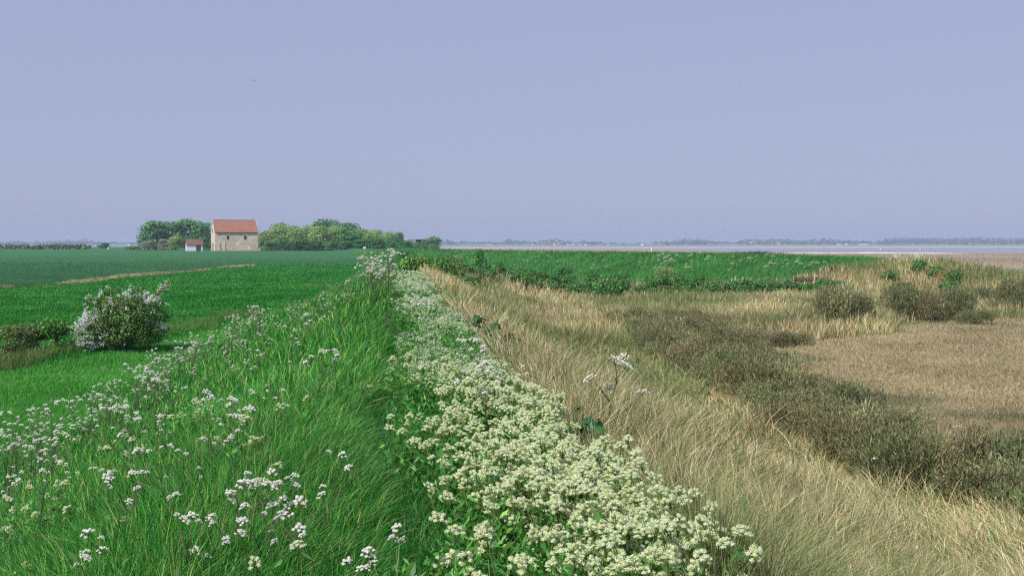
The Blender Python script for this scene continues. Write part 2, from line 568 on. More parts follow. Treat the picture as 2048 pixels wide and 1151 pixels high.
def trunk_mb(h, r, nb=6, spread=.35, seed=0):
    rr = random.Random(seed); b = MB()
    top = (rr.uniform(-.05, .05) * h, rr.uniform(-.05, .05) * h, h * .7)
    b.tube([(0, 0, -.3), (top[0] * .4, top[1] * .4, h * .3), top], [r, r * .75, r * .25], n=6)
    for i in range(nb):
        a = rr.uniform(0, 2 * PI); t = rr.uniform(.25, .6)
        s = np.array([top[0] * t, top[1] * t, h * .7 * t])
        e = s + np.array([math.cos(a) * spread * h, math.sin(a) * spread * h, h * rr.uniform(.2, .4)])
        b.tube([s, (s + e) / 2 + np.array([0, 0, .04 * h]), e], [r * .4, r * .28, r * .1], n=5)
    return b


TREE_CACHE = {}


def tree_meshes(kind, variant):
    key = (kind, variant)
    if key in TREE_CACHE: return TREE_CACHE[key]
    # unit tree: 10 m wide, 10 m tall
    spec = {
        'dark': ([C(82, 132, 80), C(96, 144, 90), C(70, 118, 70)], [2, 2, 1], 2600, .62, 20, .04),
        'mid': ([C(96, 150, 84), C(110, 160, 92), C(82, 136, 76)], [2, 2, 1], 2600, .62, 20, .04),
        'olive': ([C(134, 170, 98), C(146, 178, 106), C(124, 162, 94)], [2, 2, 1], 5600, .42, 44, .0),
        'brown': ([C(136, 164, 100), C(126, 154, 96), C(148, 166, 112)], [2, 2, 1], 5400, .42, 44, .0),
        'low': ([C(70, 126, 62), C(86, 142, 72), C(58, 112, 56)], [2, 2, 1], 3600, .5, 30, .0),
        'bright': ([C(72, 132, 66), C(90, 150, 76), C(58, 112, 58)], [2, 2, 1], 3600, .5, 30, .0),
        'may': ([C(120, 138, 108), C(196, 196, 178), C(94, 118, 86)], [3, 2, 2], 3600, .45, 34, .0),
    }[kind]
    b = MB()
    crown(b, spec[2], lobes_for(10, 10, spec[4], .14 if spec[5] > .03 else .08, hash(key) % 1000 if False else sum(map(ord, kind)) * 7 + variant, 1.0, kind not in ('dark', 'mid')), spec[3], spec[0], spec[1], .7, .2, .5, .16)
    t = trunk_mb(10, .35, 7, .33, variant)
    TREE_CACHE[key] = (b.mesh('crown'), t.mesh('trunk'))
    TREE_CACHE[key][0].materials.append(M_TREE); TREE_CACHE[key][1].materials.append(M_BARK)
    return TREE_CACHE[key]


def tree(name, px, ybase_px, ytop_px, wpx, Y, kind, variant, label, cat='tree', group=None, rz=None):
    X = (px - 1024) / F * Y
    z = Hs(X, Y)
    zt = EYE + (488 - ytop_px) * Y / F
    h = max(zt - z, .5); w = wpx * Y / F
    cm, tm = tree_meshes(kind, variant)
    o = empty(name, (X, Y, z), rng.uniform(0, 6.28) if rz is None else rz, (w / 8.6, w / 8.6, h / 9.5))
    link('trunk', tm, o); link('crown', cm, o)
    tag(o, label, cat, group)
    return o


# trees left of the chapel
gl = 'trees left of the chapel'
tree('broadleaf_tree', 312, 500, 446, 70, 452, 'dark', 0, 'dark round tree at the left end of the chapel copse', group=gl)
tree('broadleaf_tree', 346, 500, 448, 52, 462, 'dark', 1, 'dark tree filling the dip between the left and tallest trees of the copse', group=gl)
tree('broadleaf_tree', 378, 500, 442, 72, 456, 'mid', 0, 'tallest tree of the copse left of the chapel, brighter green', group=gl)
tree('broadleaf_tree', 411, 500, 456, 40, 462, 'mid', 1, 'small green tree close against the left gable of the chapel', group=gl)
tree('broadleaf_tree', 290, 500, 466, 36, 448, 'dark', 2, 'low dark tree sloping down at the left edge of the copse', group=gl)
tree('flowering_hawthorn', 297, 502, 482, 34, 436, 'may', 0, 'pale blossoming hawthorn in front of the dark copse, the left one', 'shrub')
tree('flowering_hawthorn', 328, 502, 479, 32, 436, 'may', 1, 'pale blossoming hawthorn in front of the copse, nearer the hut', 'shrub')
tree('round_shrub', 352, 502, 474, 34, 436, 'olive', 0, 'olive shrub right beside the white hut, on its left', 'shrub')
tree('round_shrub', 407, 502, 476, 26, 440, 'bright', 0, 'bright green shrub between the hut and the chapel', 'shrub')
tree('round_shrub', 268, 502, 492, 40, 445, 'brown', 0, 'low brownish shrub where the hedge meets the copse', 'shrub')
# trees right of the chapel
gr = 'trees right of the chapel'
L = [
 (652, 443, 60, 470, 'dark', 0, 'dark tree rising highest at the back of the right wood'),
 (690, 449, 60, 470, 'dark', 1, 'dark tree at the back of the right wood, right of its highest crown'),
 (562, 449, 40, 455, 'dark', 2, 'dark tree top showing behind the left end of the right wood'),
 (536, 464, 44, 425, 'brown', 0, 'brown-green willow nearest the chapel at the left end of the wood'),
 (560, 453, 52, 420, 'olive', 0, 'olive willow second from the chapel in the right wood'),
 (590, 455, 48, 410, 'olive', 1, 'pale olive willow, broad, front of the wood left of its middle'),
 (615, 453, 46, 420, 'brown', 1, 'brown-tinged willow below the highest crown of the wood'),
 (640, 456, 52, 412, 'olive', 2, 'yellow-green willow in the middle of the right wood'),
 (668, 455, 48, 420, 'olive', 0, 'yellow-green willow just right of the middle of the wood'),
 (695, 458, 52, 412, 'mid', 2, 'mid green tree in the right half of the wood'),
 (725, 460, 50, 420, 'brown', 2, 'brown-green tree above the gap in the hedge bushes'),
 (752, 462, 48, 415, 'olive', 1, 'olive tree sloping down in the right half of the wood'),
 (778, 467, 40, 410, 'brown', 0, 'brown-green tree low on the right flank of the wood'),
 (798, 468, 22, 405, 'dark', 0, 'small dark tree poking up at the right flank of the wood'),
 (820, 480, 34, 405, 'brown', 1, 'low brown shrub beside the dark lookout hut'),
 (856, 476, 46, 405, 'dark', 1, 'round dark tree standing last at the right end of the wood'),
 (578, 462, 60, 432, 'olive', 2, 'olive tree filling the wood behind its second and third willows'),
 (628, 462, 64, 432, 'brown', 0, 'brown-tinged tree behind the middle willows of the wood'),
 (676, 462, 64, 434, 'mid', 0, 'green tree behind the willows right of the middle'),
 (738, 466, 60, 430, 'olive', 0, 'olive tree behind the right half of the wood'),
 (768, 474, 44, 408, 'olive', 2, 'low olive tree at the front of the right flank of the wood'),
 (524, 474, 26, 418, 'brown', 2, 'bare-twigged brownish shrub nearest the chapel corner'),
]
for (px, yt, w, Y, k, v, lab) in L:
    tree('woodland_tree', px, 504, yt, w, Y, k, v, lab, group=gr)
for i, (px, yt, w, k) in enumerate([(543, 489, 30, 'low'), (571, 485, 34, 'low'), (600, 484, 38, 'low'), (632, 486, 36, 'low'), (664, 488, 34, 'bright'), (694, 487, 32, 'low'), (722, 484, 38, 'bright'), (752, 480, 44, 'low'), (784, 483, 36, 'bright'), (812, 488, 30, 'low'), (838, 489, 28, 'low')]):
    lab = ['dark low bush at the foot of the wood next to the chapel', 'dark low bush, second from the chapel along the foot of the wood', 'wide dark bush at the foot of the wood under the pale willow', 'dark bush at the foot of the wood below its highest crown', 'brighter bush at the foot of the middle of the wood', 'dark bush left of the gap at the foot of the wood', 'bright green bush behind the white sign at the wood edge', 'widest green bush at the foot of the right half of the wood', 'bright bush on the right flank of the wood', 'low dark bush on the bank left of the lookout hut', 'low bush directly below the lookout hut'][i]
    tree('edge_bush', px, 505, yt - 4, w * 1.15, 398, k, i % 3, lab, 'bush', 'bushes along the foot of the right wood')
# hedge shrub far left and shrubs in the hollow
tree('round_shrub', 206, 500, 486, 26, 560, 'dark', 1, 'lone rounded shrub standing in the far left hedge', 'shrub')
for (px, yb, yt, w, Y, k, v, lab) in [
 (806, 518, 501, 34, 170, 'low', 1, 'small dark shrub on the wall foot left of the dense bramble thicket'),
 (958, 547, 502, 34, 118, 'bright', 1, 'tall narrow green shrub in the hollow before the green sea wall'),
 (915, 540, 514, 26, 112, 'brown', 2, 'brownish shrub in the hollow right behind the bramble thicket'),
 (1000, 546, 525, 20, 118, 'low', 2, 'small shrub in the hollow, second right of the bramble thicket'),
 (1128, 548, 531, 36, 112, 'bright', 2, 'wide yellow-green shrub at the foot of the green sea wall'),
 (1330, 556, 536, 44, 100, 'brown', 0, 'sprawling brownish shrub at the foot of the sea wall, further right')]:
    tree('round_shrub', px, yb, yt, w, Y, k, v, lab, 'shrub')

# far left hedge
b = MB(); n = 5200
t = rng.random(n); hx = -560 + t * 372; hy = 640 - t * 150 + rng.normal(0, 1.0, n)
hz = H(hx, hy); hh = 1.7 + .8 * fbm(hx * .05, hy * 0, 8)
cen = np.stack([hx, hy, hz + rng.random(n) ** .7 * hh], 1)
a = rand_unit(n); b.kites(cen, a, unit(np.cross(a, rand_unit(n))), rng.uniform(.9, 1.7, n), 1.1, mixcols([C(104, 122, 84), C(118, 120, 92), C(94, 118, 80)], [2, 1.4, 1], n, .07))
tag(b.build('field_hedge', M_TREE), 'low brown-green hedge along the far left edge of the wheat field', 'hedge')

# ------------------------------------------------------------------ chapel
def stone_mat(name):
    m, nt, out = new_mat(name); N = nt.nodes.new; Lk = nt.links.new
    tc = N('ShaderNodeTexCoord')
    vo = N('ShaderNodeTexVoronoi'); vo.inputs['Scale'].default_value = 1.9
    mp = N('ShaderNodeMapping'); mp.inputs['Scale'].default_value = (1, 1, 1.5); Lk(tc.outputs['Object'], mp.inputs[0]); Lk(mp.outputs[0], vo.inputs['Vector'])
    r = N('ShaderNodeValToRGB'); e = r.color_ramp.elements
    e[0].position = .1; e[0].color = (*C(228, 212, 192), 1); e[1].position = .95; e[1].color = (*C(178, 160, 142), 1)
    sep = N('ShaderNodeSeparateColor'); Lk(vo.outputs['Color'], sep.inputs[0]); Lk(sep.outputs[0], r.inputs[0])
    nz = N('ShaderNodeTexNoise'); nz.inputs['Scale'].default_value = .55; nz.inputs['Detail'].default_value = 7; Lk(tc.outputs['Object'], nz.inputs['Vector'])
    r2 = N('ShaderNodeValToRGB'); r2.color_ramp.elements[0].position = .35; r2.color_ramp.elements[0].color = (*C(192, 176, 156), 1); r2.color_ramp.elements[1].position = .65; r2.color_ramp.elements[1].color = (*C(230, 214, 194), 1)
    Lk(nz.outputs['Fac'], r2.inputs[0])
    mx = N('ShaderNodeMix'); mx.data_type = 'RGBA'; mx.inputs[0].default_value = .55; Lk(r.outputs[0], mx.inputs[6]); Lk(r2.outputs[0], mx.inputs[7])
    p = N('ShaderNodeBsdfPrincipled'); p.inputs['Roughness'].default_value = .95; p.inputs['Specular IOR Level'].default_value = .1
    Lk(mx.outputs[2], p.inputs['Base Color'])
    bm = N('ShaderNodeBump'); bm.inputs['Strength'].default_value = .6; bm.inputs['Distance'].default_value = .06; Lk(vo.outputs['Distance'], bm.inputs['Height']); Lk(bm.outputs[0], p.inputs['Normal'])
    Lk(p.outputs[0], out.inputs['Surface'])
    return m


M_STONE = stone_mat('rubble_stone')
M_DRESS = plain_mat('dressed_stone', C(206, 198, 184), .9, .1)
M_TILE = noise_mat('roof_tiles', [(.25, C(126, 94, 82)), (.5, C(150, 106, 90)), (.75, C(166, 118, 98))], scale=.5, detail=8, scale2=5, stops2=[(.35, C(122, 96, 84)), (.65, C(168, 116, 98))], fac2=.4, rough=.85, bump=.4, bscale=9)
M_TILE2 = noise_mat('hut_tiles', [(.25, C(102, 80, 72)), (.75, C(132, 100, 88))], scale=.8, detail=8, rough=.85)
M_GLASS = plain_mat('dark_glass', C(34, 36, 44), .2, .5)
M_WHITE = plain_mat('white_paint', C(228, 230, 234), .7, .2, .03)
M_DARK = plain_mat('dark_timber', C(58, 52, 46), .8, .2)  # dark brown base colour of the timber and other small dark parts
M_GREYBLUE = plain_mat('grey_board', C(120, 134, 146), .8, .2)
M_BENCH = plain_mat('pale_wood', C(216, 206, 180), .8, .2)

cy = 402.0; cx = (469.5 - 1024) / F * cy
cz = Hs(cx, cy)
ch = tag(empty('stone_chapel', (cx, cy, cz), math.radians(24)), 'tall plain stone chapel with red tiled gable roof and two small windows', 'chapel')
Lc, Wc, Hw, Hr = 15.4, 8.4, 6.75, 10.9
b = MB()
# walls as a shell with pointed gables
x, y = Lc / 2, Wc / 2
b.add([(-x, -y, -.6), (x, -y, -.6), (x, y, -.6), (-x, y, -.6), (-x, -y, Hw), (x, -y, Hw), (x, y, Hw), (-x, y, Hw), (-x, 0, Hr), (x, 0, Hr)],
      [(0, 1, 5, 4), (2, 3, 7, 6)], [(3, 0, 4), (3, 4, 8), (3, 8, 7), (1, 2, 6), (1, 6, 9), (1, 9, 5)])
wall = b.build('wall', M_STONE, ch)
b = MB()
for sgn in (-1, 1):
    ex = .02
    p0 = np.array([(-x - ex + .25, sgn * (y + .32), Hw - .27), (x + ex + .02, sgn * (y + .32), Hw - .27), (x + ex + .02, 0, Hr + .06), (-x - ex + .25, 0, Hr + .06)])
    p1 = p0 + np.array([0, sgn * .10, .22])
    p1[2:, 1] = 0
    b.add(np.concatenate([p0, p1]), [(0, 1, 2, 3), (7, 6, 5, 4), (0, 4, 5, 1), (1, 5, 6, 2), (3, 7, 4, 0)])
b.tube([(-x + .1, 0, Hr + .24), (x, 0, Hr + .24)], [.17, .17], n=8)
roof = b.build('roof', M_TILE, ch)
for sx in (-1, 1):
    b = MB()
    for sgn in (-1, 1):
        b.tube([(sx * (x + .03), sgn * (y + .1), Hw - .05), (sx * (x + .03), 0, Hr + .3)], [.11, .11], n=4)
    b.build('gable_coping', M_STONE, ch)
for wx in (-3.05, 3.15):
    b = MB(); w, h, zc = .95, 1.35, 4.75
    for (ox, oz, dx, dz) in ((-w / 2 - .11, 0, .22, h + .44), (w / 2 + .11, 0, .22, h + .44), (0, h / 2 + .11, w, .22), (0, -h / 2 - .11, w, .22)):
        b.box((wx + ox, -y, zc + oz), (dx, .10, dz))
    wf = b.build('window', M_DRESS, ch)
    g = MB(); g.box((wx, -y - .012, zc), (w, .03, h)); g.build('pane', M_GLASS, wf)
    g = MB(); g.box((wx, -y - .045, zc), (.05, .03, h)); g.box((wx, -y - .045, zc), (w, .028, .05)); g.build('glazing_bar', M_DARK, wf)
b = MB(); b.box((-6.0, -y - .05, 1.7), (.4, .2, 3.4)); b.box((-6.35, -y - .03, 1.0), (.3, .14, 2.0)); b.build('buttress', M_STONE, ch)
b = MB(); b.box((-4.2, -y - .05, 1.5), (.42, .2, 3.0)); b.box((-4.2, -y - .03, 3.35), (.3, .12, .7)); b.build('buttress', M_STONE, ch)
b = MB(); b.box((x + .3, -y + .45, .35), (.9, .9, 1.2)); b.build('buttress', M_STONE, ch)
b = MB(); b.box((-x - .05, -.2, 1.3), (.14, 1.4, 2.6)); dr = b.build('door', M_DARK, ch)
b = MB(); b.box((-x - .05, -.2, 7.2), (.14, .9, 1.3)); b.build('window', M_GLASS, ch)

# hut
hy_ = 392.0; hx_ = (388.5 - 1024) / F * hy_
hz_ = Hs(hx_, hy_)
hut = tag(empty('field_hut', (hx_, hy_, hz_), math.radians(22)), 'small white-walled hut with brown tiled roof and open shaded bay, left of chapel', 'hut')
b = MB(); x, y, hw, hr = 2.75, 1.7, 2.3, 4.0
b.add([(-x, -y, -.4), (.55, -y, -.4), (.55, -y, hw), (-x, -y, hw)], [(0, 1, 2, 3)])
b.add([(2.2, -y, -.4), (x, -y, -.4), (x, -y, hw), (2.2, -y, hw)], [(0, 1, 2, 3)])
b.add([(-x, -y, -.4), (-x, y, -.4), (-x, y, hw), (-x, 0, hr), (-x, -y, hw), (x, -y, -.4), (x, y, -.4), (x, y, hw), (x, 0, hr), (x, -y, hw)], [(0, 4, 2, 1), (5, 6, 7, 9), (1, 2, 7, 6)], [(4, 3, 2), (9, 7, 8)])
b.build('wall', M_WHITE, hut)
b = MB()
for s in (-1, 1):
    p0 = np.array([(-x - .15, s * (y + .25), hw - .22), (x + .25, s * (y + .25), hw - .22), (x + .25, 0, hr + .05), (-x - .15, 0, hr + .05)])
    b.add(np.concatenate([p0, p0 + np.array([0, 0, .14])]), [(0, 1, 2, 3), (7, 6, 5, 4), (0, 4, 5, 1), (1, 5, 6, 2), (3, 7, 4, 0)])
b.build('roof', M_TILE2, hut)
b = MB(); b.box((1.38, -y + .5, 1.15), (1.62, .06, 2.2)); b.build('bay_back', M_GREYBLUE, hut)
b = MB(); b.box((1.38, -y + .25, .25), (1.5, .45, .08)); b.build('bay_seat', M_DARK, hut)
# dark lookout
lx, ly = (837 - 1024) / F * 402, 402.0
lk = tag(empty('lookout_hut', (lx, ly, Hs(lx, ly)), .3), 'dark flat-roofed lookout hut at the right end of the wood', 'hut')
b = MB(); b.box((0, 0, 2.0), (2.0, 2.0, 4.2)); b.build('wall', M_DARK, lk)
zt = EYE + (488 - 478.5) * 402 / F - Hs(lx, ly)
b = MB(); b.box((0, 0, zt - .15), (2.7, 2.6, .22)); b.box((0, 0, (zt + 3.6) / 2), (1.7, 1.7, zt - 4.1)); b.build('roof', M_DARK, lk)

# ------------------------------------------------------------------ people at the chapel
M_SKIN = plain_mat('skin', C(206, 160, 134), .6, .3)
M_HAIR = plain_mat('hair', C(52, 40, 34), .8, .2)


def skin_mesh(joints, edges, radii, name):
    me = bpy.data.meshes.new(name); me.from_pydata(joints, edges, [])
    o = bpy.data.objects.new(name, me); COL.objects.link(o)
    md = o.modifiers.new('Skin', 'SKIN')
    for v, r in zip(me.skin_vertices[0].data, radii):
        v.radius = (r, r)
    me.skin_vertices[0].data[0].use_root = True
    s = o.modifiers.new('Sub', 'SUBSURF'); s.levels = 1; s.render_levels = 1
    dg = bpy.context.evaluated_depsgraph_get()
    nm = bpy.data.meshes.new_from_object(o.evaluated_get(dg))
    bpy.data.objects.remove(o); bpy.data.meshes.remove(me)
    return nm


def person(loc, rz, top, trousers, label, crouch=False, stride=.12):
    root = tag(empty('person', loc, rz), label, 'person')
    k = .55 if crouch else 1.0
    hip = .93 * k
    lean = .22 if crouch else 0.02
    J = [(0, 0, hip), (0, -lean * .5, hip + .25), (0, -lean, hip + .48), (0, -lean * 1.1, hip + .58), (0, -lean * 1.2, hip + .70), (0, -lean * 1.2 - .02, hip + .80),
         (.09, 0, hip - .04), (.10, -.30 if crouch else -stride, .5 * k + (.12 if crouch else 0)), (.10, 0 if crouch else stride * .2 - .1, .07), (.10, -.14, .03),
         (-.09, 0, hip - .04), (-.10, -.26 if crouch else stride, .5 * k + (.1 if crouch else 0)), (-.10, .02 if crouch else stride * 1.6, .07), (-.10, -.1 + (0 if crouch else stride * 1.6), .03),
         (.18, -lean, hip + .47), (.23, -lean - .04, hip + .20), (.22, -lean - .2, hip - .02), (.21, -lean - .25, hip - .10),
         (-.18, -lean, hip + .47), (-.23, -lean + .02, hip + .20), (-.22, -lean - .1, hip - .02), (-.21, -lean - .13, hip - .10)]
    E = [(0, 1), (1, 2), (2, 3), (3, 4), (4, 5), (0, 6), (6, 7), (7, 8), (8, 9), (0, 10), (10, 11), (11, 12), (12, 13), (2, 14), (14, 15), (15, 16), (16, 17), (2, 18), (18, 19), (19, 20), (20, 21)]
    R = [.125, .115, .13, .055, .09, .085, .09, .062, .042, .04, .09, .062, .042, .04, .06, .045, .035, .04, .06, .045, .035, .04]
    me = skin_mesh(J, E, R, 'body'); me.materials.append(M_SKIN); link('body', me, root)
    idx = [0, 1, 2, 14, 15, 18, 19]; ed = [(0, 1), (1, 2), (2, 3), (3, 4), (2, 5), (5, 6)]
    me = skin_mesh([J[i] for i in idx], ed, [R[i] + .028 for i in idx], 'shirt'); me.materials.append(top); link('shirt', me, root)
    idx = [0, 6, 7, 8, 10, 11, 12]; ed = [(0, 1), (1, 2), (2, 3), (0, 4), (4, 5), (5, 6)]
    me = skin_mesh([J[i] for i in idx], ed, [R[i] + .022 for i in idx], 'trousers'); me.materials.append(trousers); link('trousers', me, root)
    b = MB(); c = np.array(J[5]) + np.array([0, .03, .03])
    d = rand_unit(160); d = d[(d[:, 1] > -.35) & (d[:, 2] > -.3)]
    b.kites(c + d * .085, unit(np.cross(d, (0, 0, 1.0))), unit(np.cross(d, np.cross(d, (0.1, 0, 1.0)))), .08, .08, (.1, .1, .1)); b.build('hair', M_HAIR, root)
    return root


def on_chapel_front(px, off):
    """a point in front of the chapel's long wall"""
    nrm = np.array([math.sin(math.radians(24)), -math.cos(math.radians(24))]); tan = np.array([nrm[1] * -1, nrm[0]])
    a = (px - 1024) / F
    c = np.array([cx, cy]) + nrm * (Wc / 2 + off)
    s = (c[0] - a * c[1]) / (a * tan[1] - tan[0])
    q = c + tan * s
    return float(q[0]), float(q[1]), Hs(q[0], q[1])


MW = plain_mat('white_cloth', C(236, 236, 240), .8, .1, .03); MR = plain_mat('red_cloth', C(196, 70, 90), .8, .1); MN = plain_mat('dark_cloth', C(44, 46, 58), .8, .1); MT = plain_mat('pale_trousers', C(190, 170, 160), .8, .1)
MG = plain_mat('grey_cloth', C(120, 128, 132), .8, .1)
person(on_chapel_front(498, 1.4), .4, MW, MW, 'person in white clothes standing before the right half of the chapel wall')
person(on_chapel_front(443, 2.2), -.6, MR, MT, 'person in a red top crouching at the chapel wall foot', True)
person(AT(182, 520), 1.2, MG, MN, 'person in grey top walking along the far left hedge', stride=.2)
# bench
bx = on_chapel_front(492, 2.6)
bn = tag(empty('low_bench', bx, math.radians(24)), 'long pale wooden bench on the grass before the chapel', 'bench')
b = MB(); b.box((0, 0, .45), (2.3, .42, .07)); b.build('seat', M_BENCH, bn)
for s in (-.9, .9):
    b = MB(); b.box((s, 0, .2), (.1, .36, .43)); b.build('leg', M_BENCH, bn)
bx = on_chapel_front(481.5, 2.0)
bn = tag(empty('low_bench', bx, math.radians(24)), 'short pale bench left of the longer one at the chapel wall', 'bench')
b = MB(); b.box((0, 0, .45), (1.5, .4, .07)); b.build('seat', M_BENCH, bn)
for s in (-.6, .6):
    b = MB(); b.box((s, 0, .2), (.1, .34, .43)); b.build('leg', M_BENCH, bn)


def sign(loc, rz, w, h, z, label):
    r = tag(empty('notice_board', loc, rz), label, 'sign')
    b = MB(); b.box((0, 0, z), (w, .05, h)); b.build('board', M_WHITE, r)
    for s in (-1, 1):
        b = MB(); b.box((s * w * .38, .05, (z + h * .3) / 2), (.07, .05, z + h * .3)); b.build('post', M_DARK, r)


sign(AT(729, 340), .2, .85, .6, .8, 'white board standing at the end of the bare track by the wood')
sign(AT(217, 500), .1, .9, .6, .55, 'small white board at the foot of the lone hedge shrub')
# bare track
b = MB(); vs = []
pts = [(716, 518), (722, 514), (727, 511), (729, 509.5)]
for i, (px, py) in enumerate(pts):
    X, Y, Z = G(px, py)
    for s in (-1, 1):
        vs.append((X + s * .6, Y, Hs(X + s * .6, Y) + .05))
b.add(vs, [(0, 1, 3, 2), (2, 3, 5, 4), (4, 5, 7, 6)])
tag(b.build('bare_track', plain_mat('bare_earth', C(150, 136, 104), .95, .1)), kind='structure')

# ------------------------------------------------------------------ birds, butterflies
def bird(loc, rz, s, col, label, flap=.35, cat='bird'):
    m_ = plain_mat('plumage', col, .8, .1)
    r = tag(empty('flying_bird', loc, rz, s), label, cat)
    b = MB(); b.tube([(0, -.5, 0), (0, -.38, .03), (0, -.2, .02), (0, .15, 0), (0, .4, .01), (0, .55, .02)], [.02, .07, .11, .11, .06, .05], n=8); b.build('body', m_, r)
    for sg in (-1, 1):
        b = MB(); b.add([(sg * .06, -.18, .04), (sg * .5, -.28, flap * .75), (sg * 1.05, -.02, flap * .8), (sg * .5, .05, flap * .72), (sg * .06, .16, .04),
                         (sg * .06, -.18, .07), (sg * .5, -.28, flap * .75 + .025), (sg * 1.05, -.02, flap * .8 + .01), (sg * .5, .05, flap * .72 + .02), (sg * .06, .16, .06)],
                        [(0, 1, 3, 4), (9, 8, 6, 5), (0, 5, 6, 1), (3, 8, 9, 4)], [(1, 2, 3), (8, 7, 6), (1, 6, 7), (2, 7, 8)]); b.build('wing', m_, r)
    b = MB(); b.add([(-.05, .45, .01), (.05, .45, .01), (.12, .8, .02), (-.12, .8, .02), (-.05, .45, .03), (.05, .45, .03), (.12, .8, .03), (-.12, .8, .03)], [(0, 3, 2, 1), (4, 5, 6, 7)]); b.build('tail', m_, r)


def sky_at(px, py, Y):
    a, bb = ray(px, py); return a * Y, Y, EYE + bb * Y


bird(sky_at(508.5, 162, 120), .5, .28, C(40, 40, 52), 'dark bird in flight high above the chapel', .5)
bird(sky_at(413, 337.5, 260), .2, .17, C(40, 40, 52), 'tiny dark bird lower in the sky, left of the chapel roof', .1)
bird(sky_at(1525, 336, 110), 1.2, .26, C(236, 238, 242), 'white gull flying alone in the right half of the sky', .9)


def butterfly(loc, rz, label):
    m_ = bpy.data.materials.get('wing_white') or plain_mat('wing_white', C(240, 240, 236), .7, .1, .03)
    r = tag(empty('white_butterfly', loc, rz), label, 'butterfly')
    b = MB(); b.tube([(0, -.012, 0), (0, 0, .001), (0, .012, 0)], [.0015, .0025, .001], n=5); b.build('body', M_DARK, r)
    for sg in (-1, 1):
        b = MB(); b.add([(0, -.008, 0), (sg * .026, -.024, .014), (sg * .03, -.006, .016), (sg * .022, .016, .012), (0, .008, 0), (0, -.008, .001), (sg * .026, -.024, .015), (sg * .03, -.006, .017), (sg * .022, .016, .013), (0, .008, .001)], [(0, 1, 2, 4), (9, 7, 6, 5)], [(2, 3, 4), (9, 8, 7)]); b.build('wing', m_, r)


def above(px, py, Y):
    a, bb = ray(px, py); return a * Y, Y, EYE + bb * Y


# ------------------------------------------------------------------ sea front
X, Y, Z = AT(1303, 560); Y = 640; X = (1303 - 1024) / F * Y
zz = EYE + (488 - 503.0) * Y / F
bc = tag(empty('marker_beacon', (X, Y, Hs(X, Y))), 'slim white marker post standing on the mudflat', 'beacon')
hh = EYE + (488 - 495.2) * Y / F - Hs(X, Y)
b = MB(); b.tube([(0, 0, -.3), (0, 0, hh)], [.36, .3], n=8); b.build('post', M_WHITE, bc)
b = MB(); b.tube([(0, 0, hh), (0, 0, hh + .25), (0, 0, hh + .4)], [.42, .42, .1], n=8); b.build('cap', M_WHITE, bc)
X, Y, Z = AT(1505, 520)
wr = MB()
for k in range(26):
    wr.tube([(rng.normal(0, 4.5), rng.normal(0, 1.2), -.2), (rng.normal(0, 4.5), rng.normal(0, 1.2), rng.uniform(.4, 1.3))], [.25, .12], C(78, 66, 54), n=5)
d = rand_unit(500); wr.kites(np.stack([rng.normal(0, 6, 500), rng.normal(0, 1.6, 500), rng.random(500) * .7], 1), d, unit(np.cross(d, rand_unit(500))), .8, .5, jitter(C(86, 72, 58), 500))
tag(wr.build('weed_bank', M_DRY, loc=(X, Y, Z)), 'dark low bank of weed and driftwood on the flat before the shell bank', 'weed bank', kind='stuff')


def boat(px, Y, Ln, label):
    X = (px - 1024) / F * Y
    r = tag(empty('small_boat', (X, Y, -1.25), 1.4), label, 'boat')
    b = MB(); prof_ = [(-.5, .0), (-.45, .32), (0, .42), (.35, .3), (.5, 0.02)]
    top = [(t * Ln, w_ * Ln * .4, .25 * Ln * .5) for t, w_ in prof_]; bot = [(t * Ln * .9, w_ * Ln * .25, -.1) for t, w_ in prof_]
    vs = top + [(a_, -b_, c_) for a_, b_, c_ in top] + bot + [(a_, -b_, c_) for a_, b_, c_ in bot]
    q = [(i, i + 1, 10 + i + 1, 10 + i) for i in range(4)] + [(5 + i + 1, 5 + i, 15 + i, 15 + i + 1) for i in range(4)] + [(i, 5 + i, 5 + i + 1, i + 1) for i in range(4)]
    b.add(vs, q); b.build('hull', M_WHITE, r)
    b = MB(); b.box((-.05 * Ln, 0, .2 * Ln), (.35 * Ln, .22 * Ln, .16 * Ln)); b.build('cabin', M_WHITE, r)


boat(1760, 960, 3.6, 'tiny white boat on the water right of the far white sheds')

# far white caravans and houses
far_house_cache = {}


def far_building(px, py, wpx, hpx, Y, wallc, roofc, name, label, cat, group=None):
    X = (px - 1024) / F * Y; w = wpx * Y / F; h = max(hpx * Y / F, 2.4)
    z = EYE + (488 - py) * Y / F
    g = far_z(X, Y)
    o = tag(empty(name, (X, Y, min(z, max(g, z - 4))), rng.uniform(-.2, .2)), label, cat, group)
    key = (wallc.name, roofc.name)
    if key not in far_house_cache:
        b = MB(); b.add([(-.5, -.5, -1), (.5, -.5, -1), (.5, .5, -1), (-.5, .5, -1), (-.5, -.5, .65), (.5, -.5, .65), (.5, .5, .65), (-.5, .5, .65), (-.5, 0, .98), (.5, 0, .98)], [(0, 1, 5, 4), (1, 2, 6, 5), (2, 3, 7, 6), (3, 0, 4, 7)], [(4, 8, 7), (5, 6, 9)])
        w_ = b.mesh('wall'); w_.materials.append(wallc)
        b = MB(); b.add([(-.53, -.56, .63), (.53, -.56, .63), (.53, 0, 1.0), (-.53, 0, 1.0), (-.53, .56, .63), (.53, .56, .63), (-.53, -.56, .57), (.53, -.56, .57), (-.53, .56, .57), (.53, .56, .57)], [(0, 1, 2, 3), (3, 2, 5, 4), (0, 6, 7, 1), (4, 5, 9, 8)])
        r_ = b.mesh('roof'); r_.materials.append(roofc)
        far_house_cache[key] = (w_, r_)
    w_, r_ = far_house_cache[key]
    for nm, me in (('wall', w_), ('roof', r_)):
        c = link(nm, me, o); c.scale = (w, max(w * .45, 5), h)
    return o


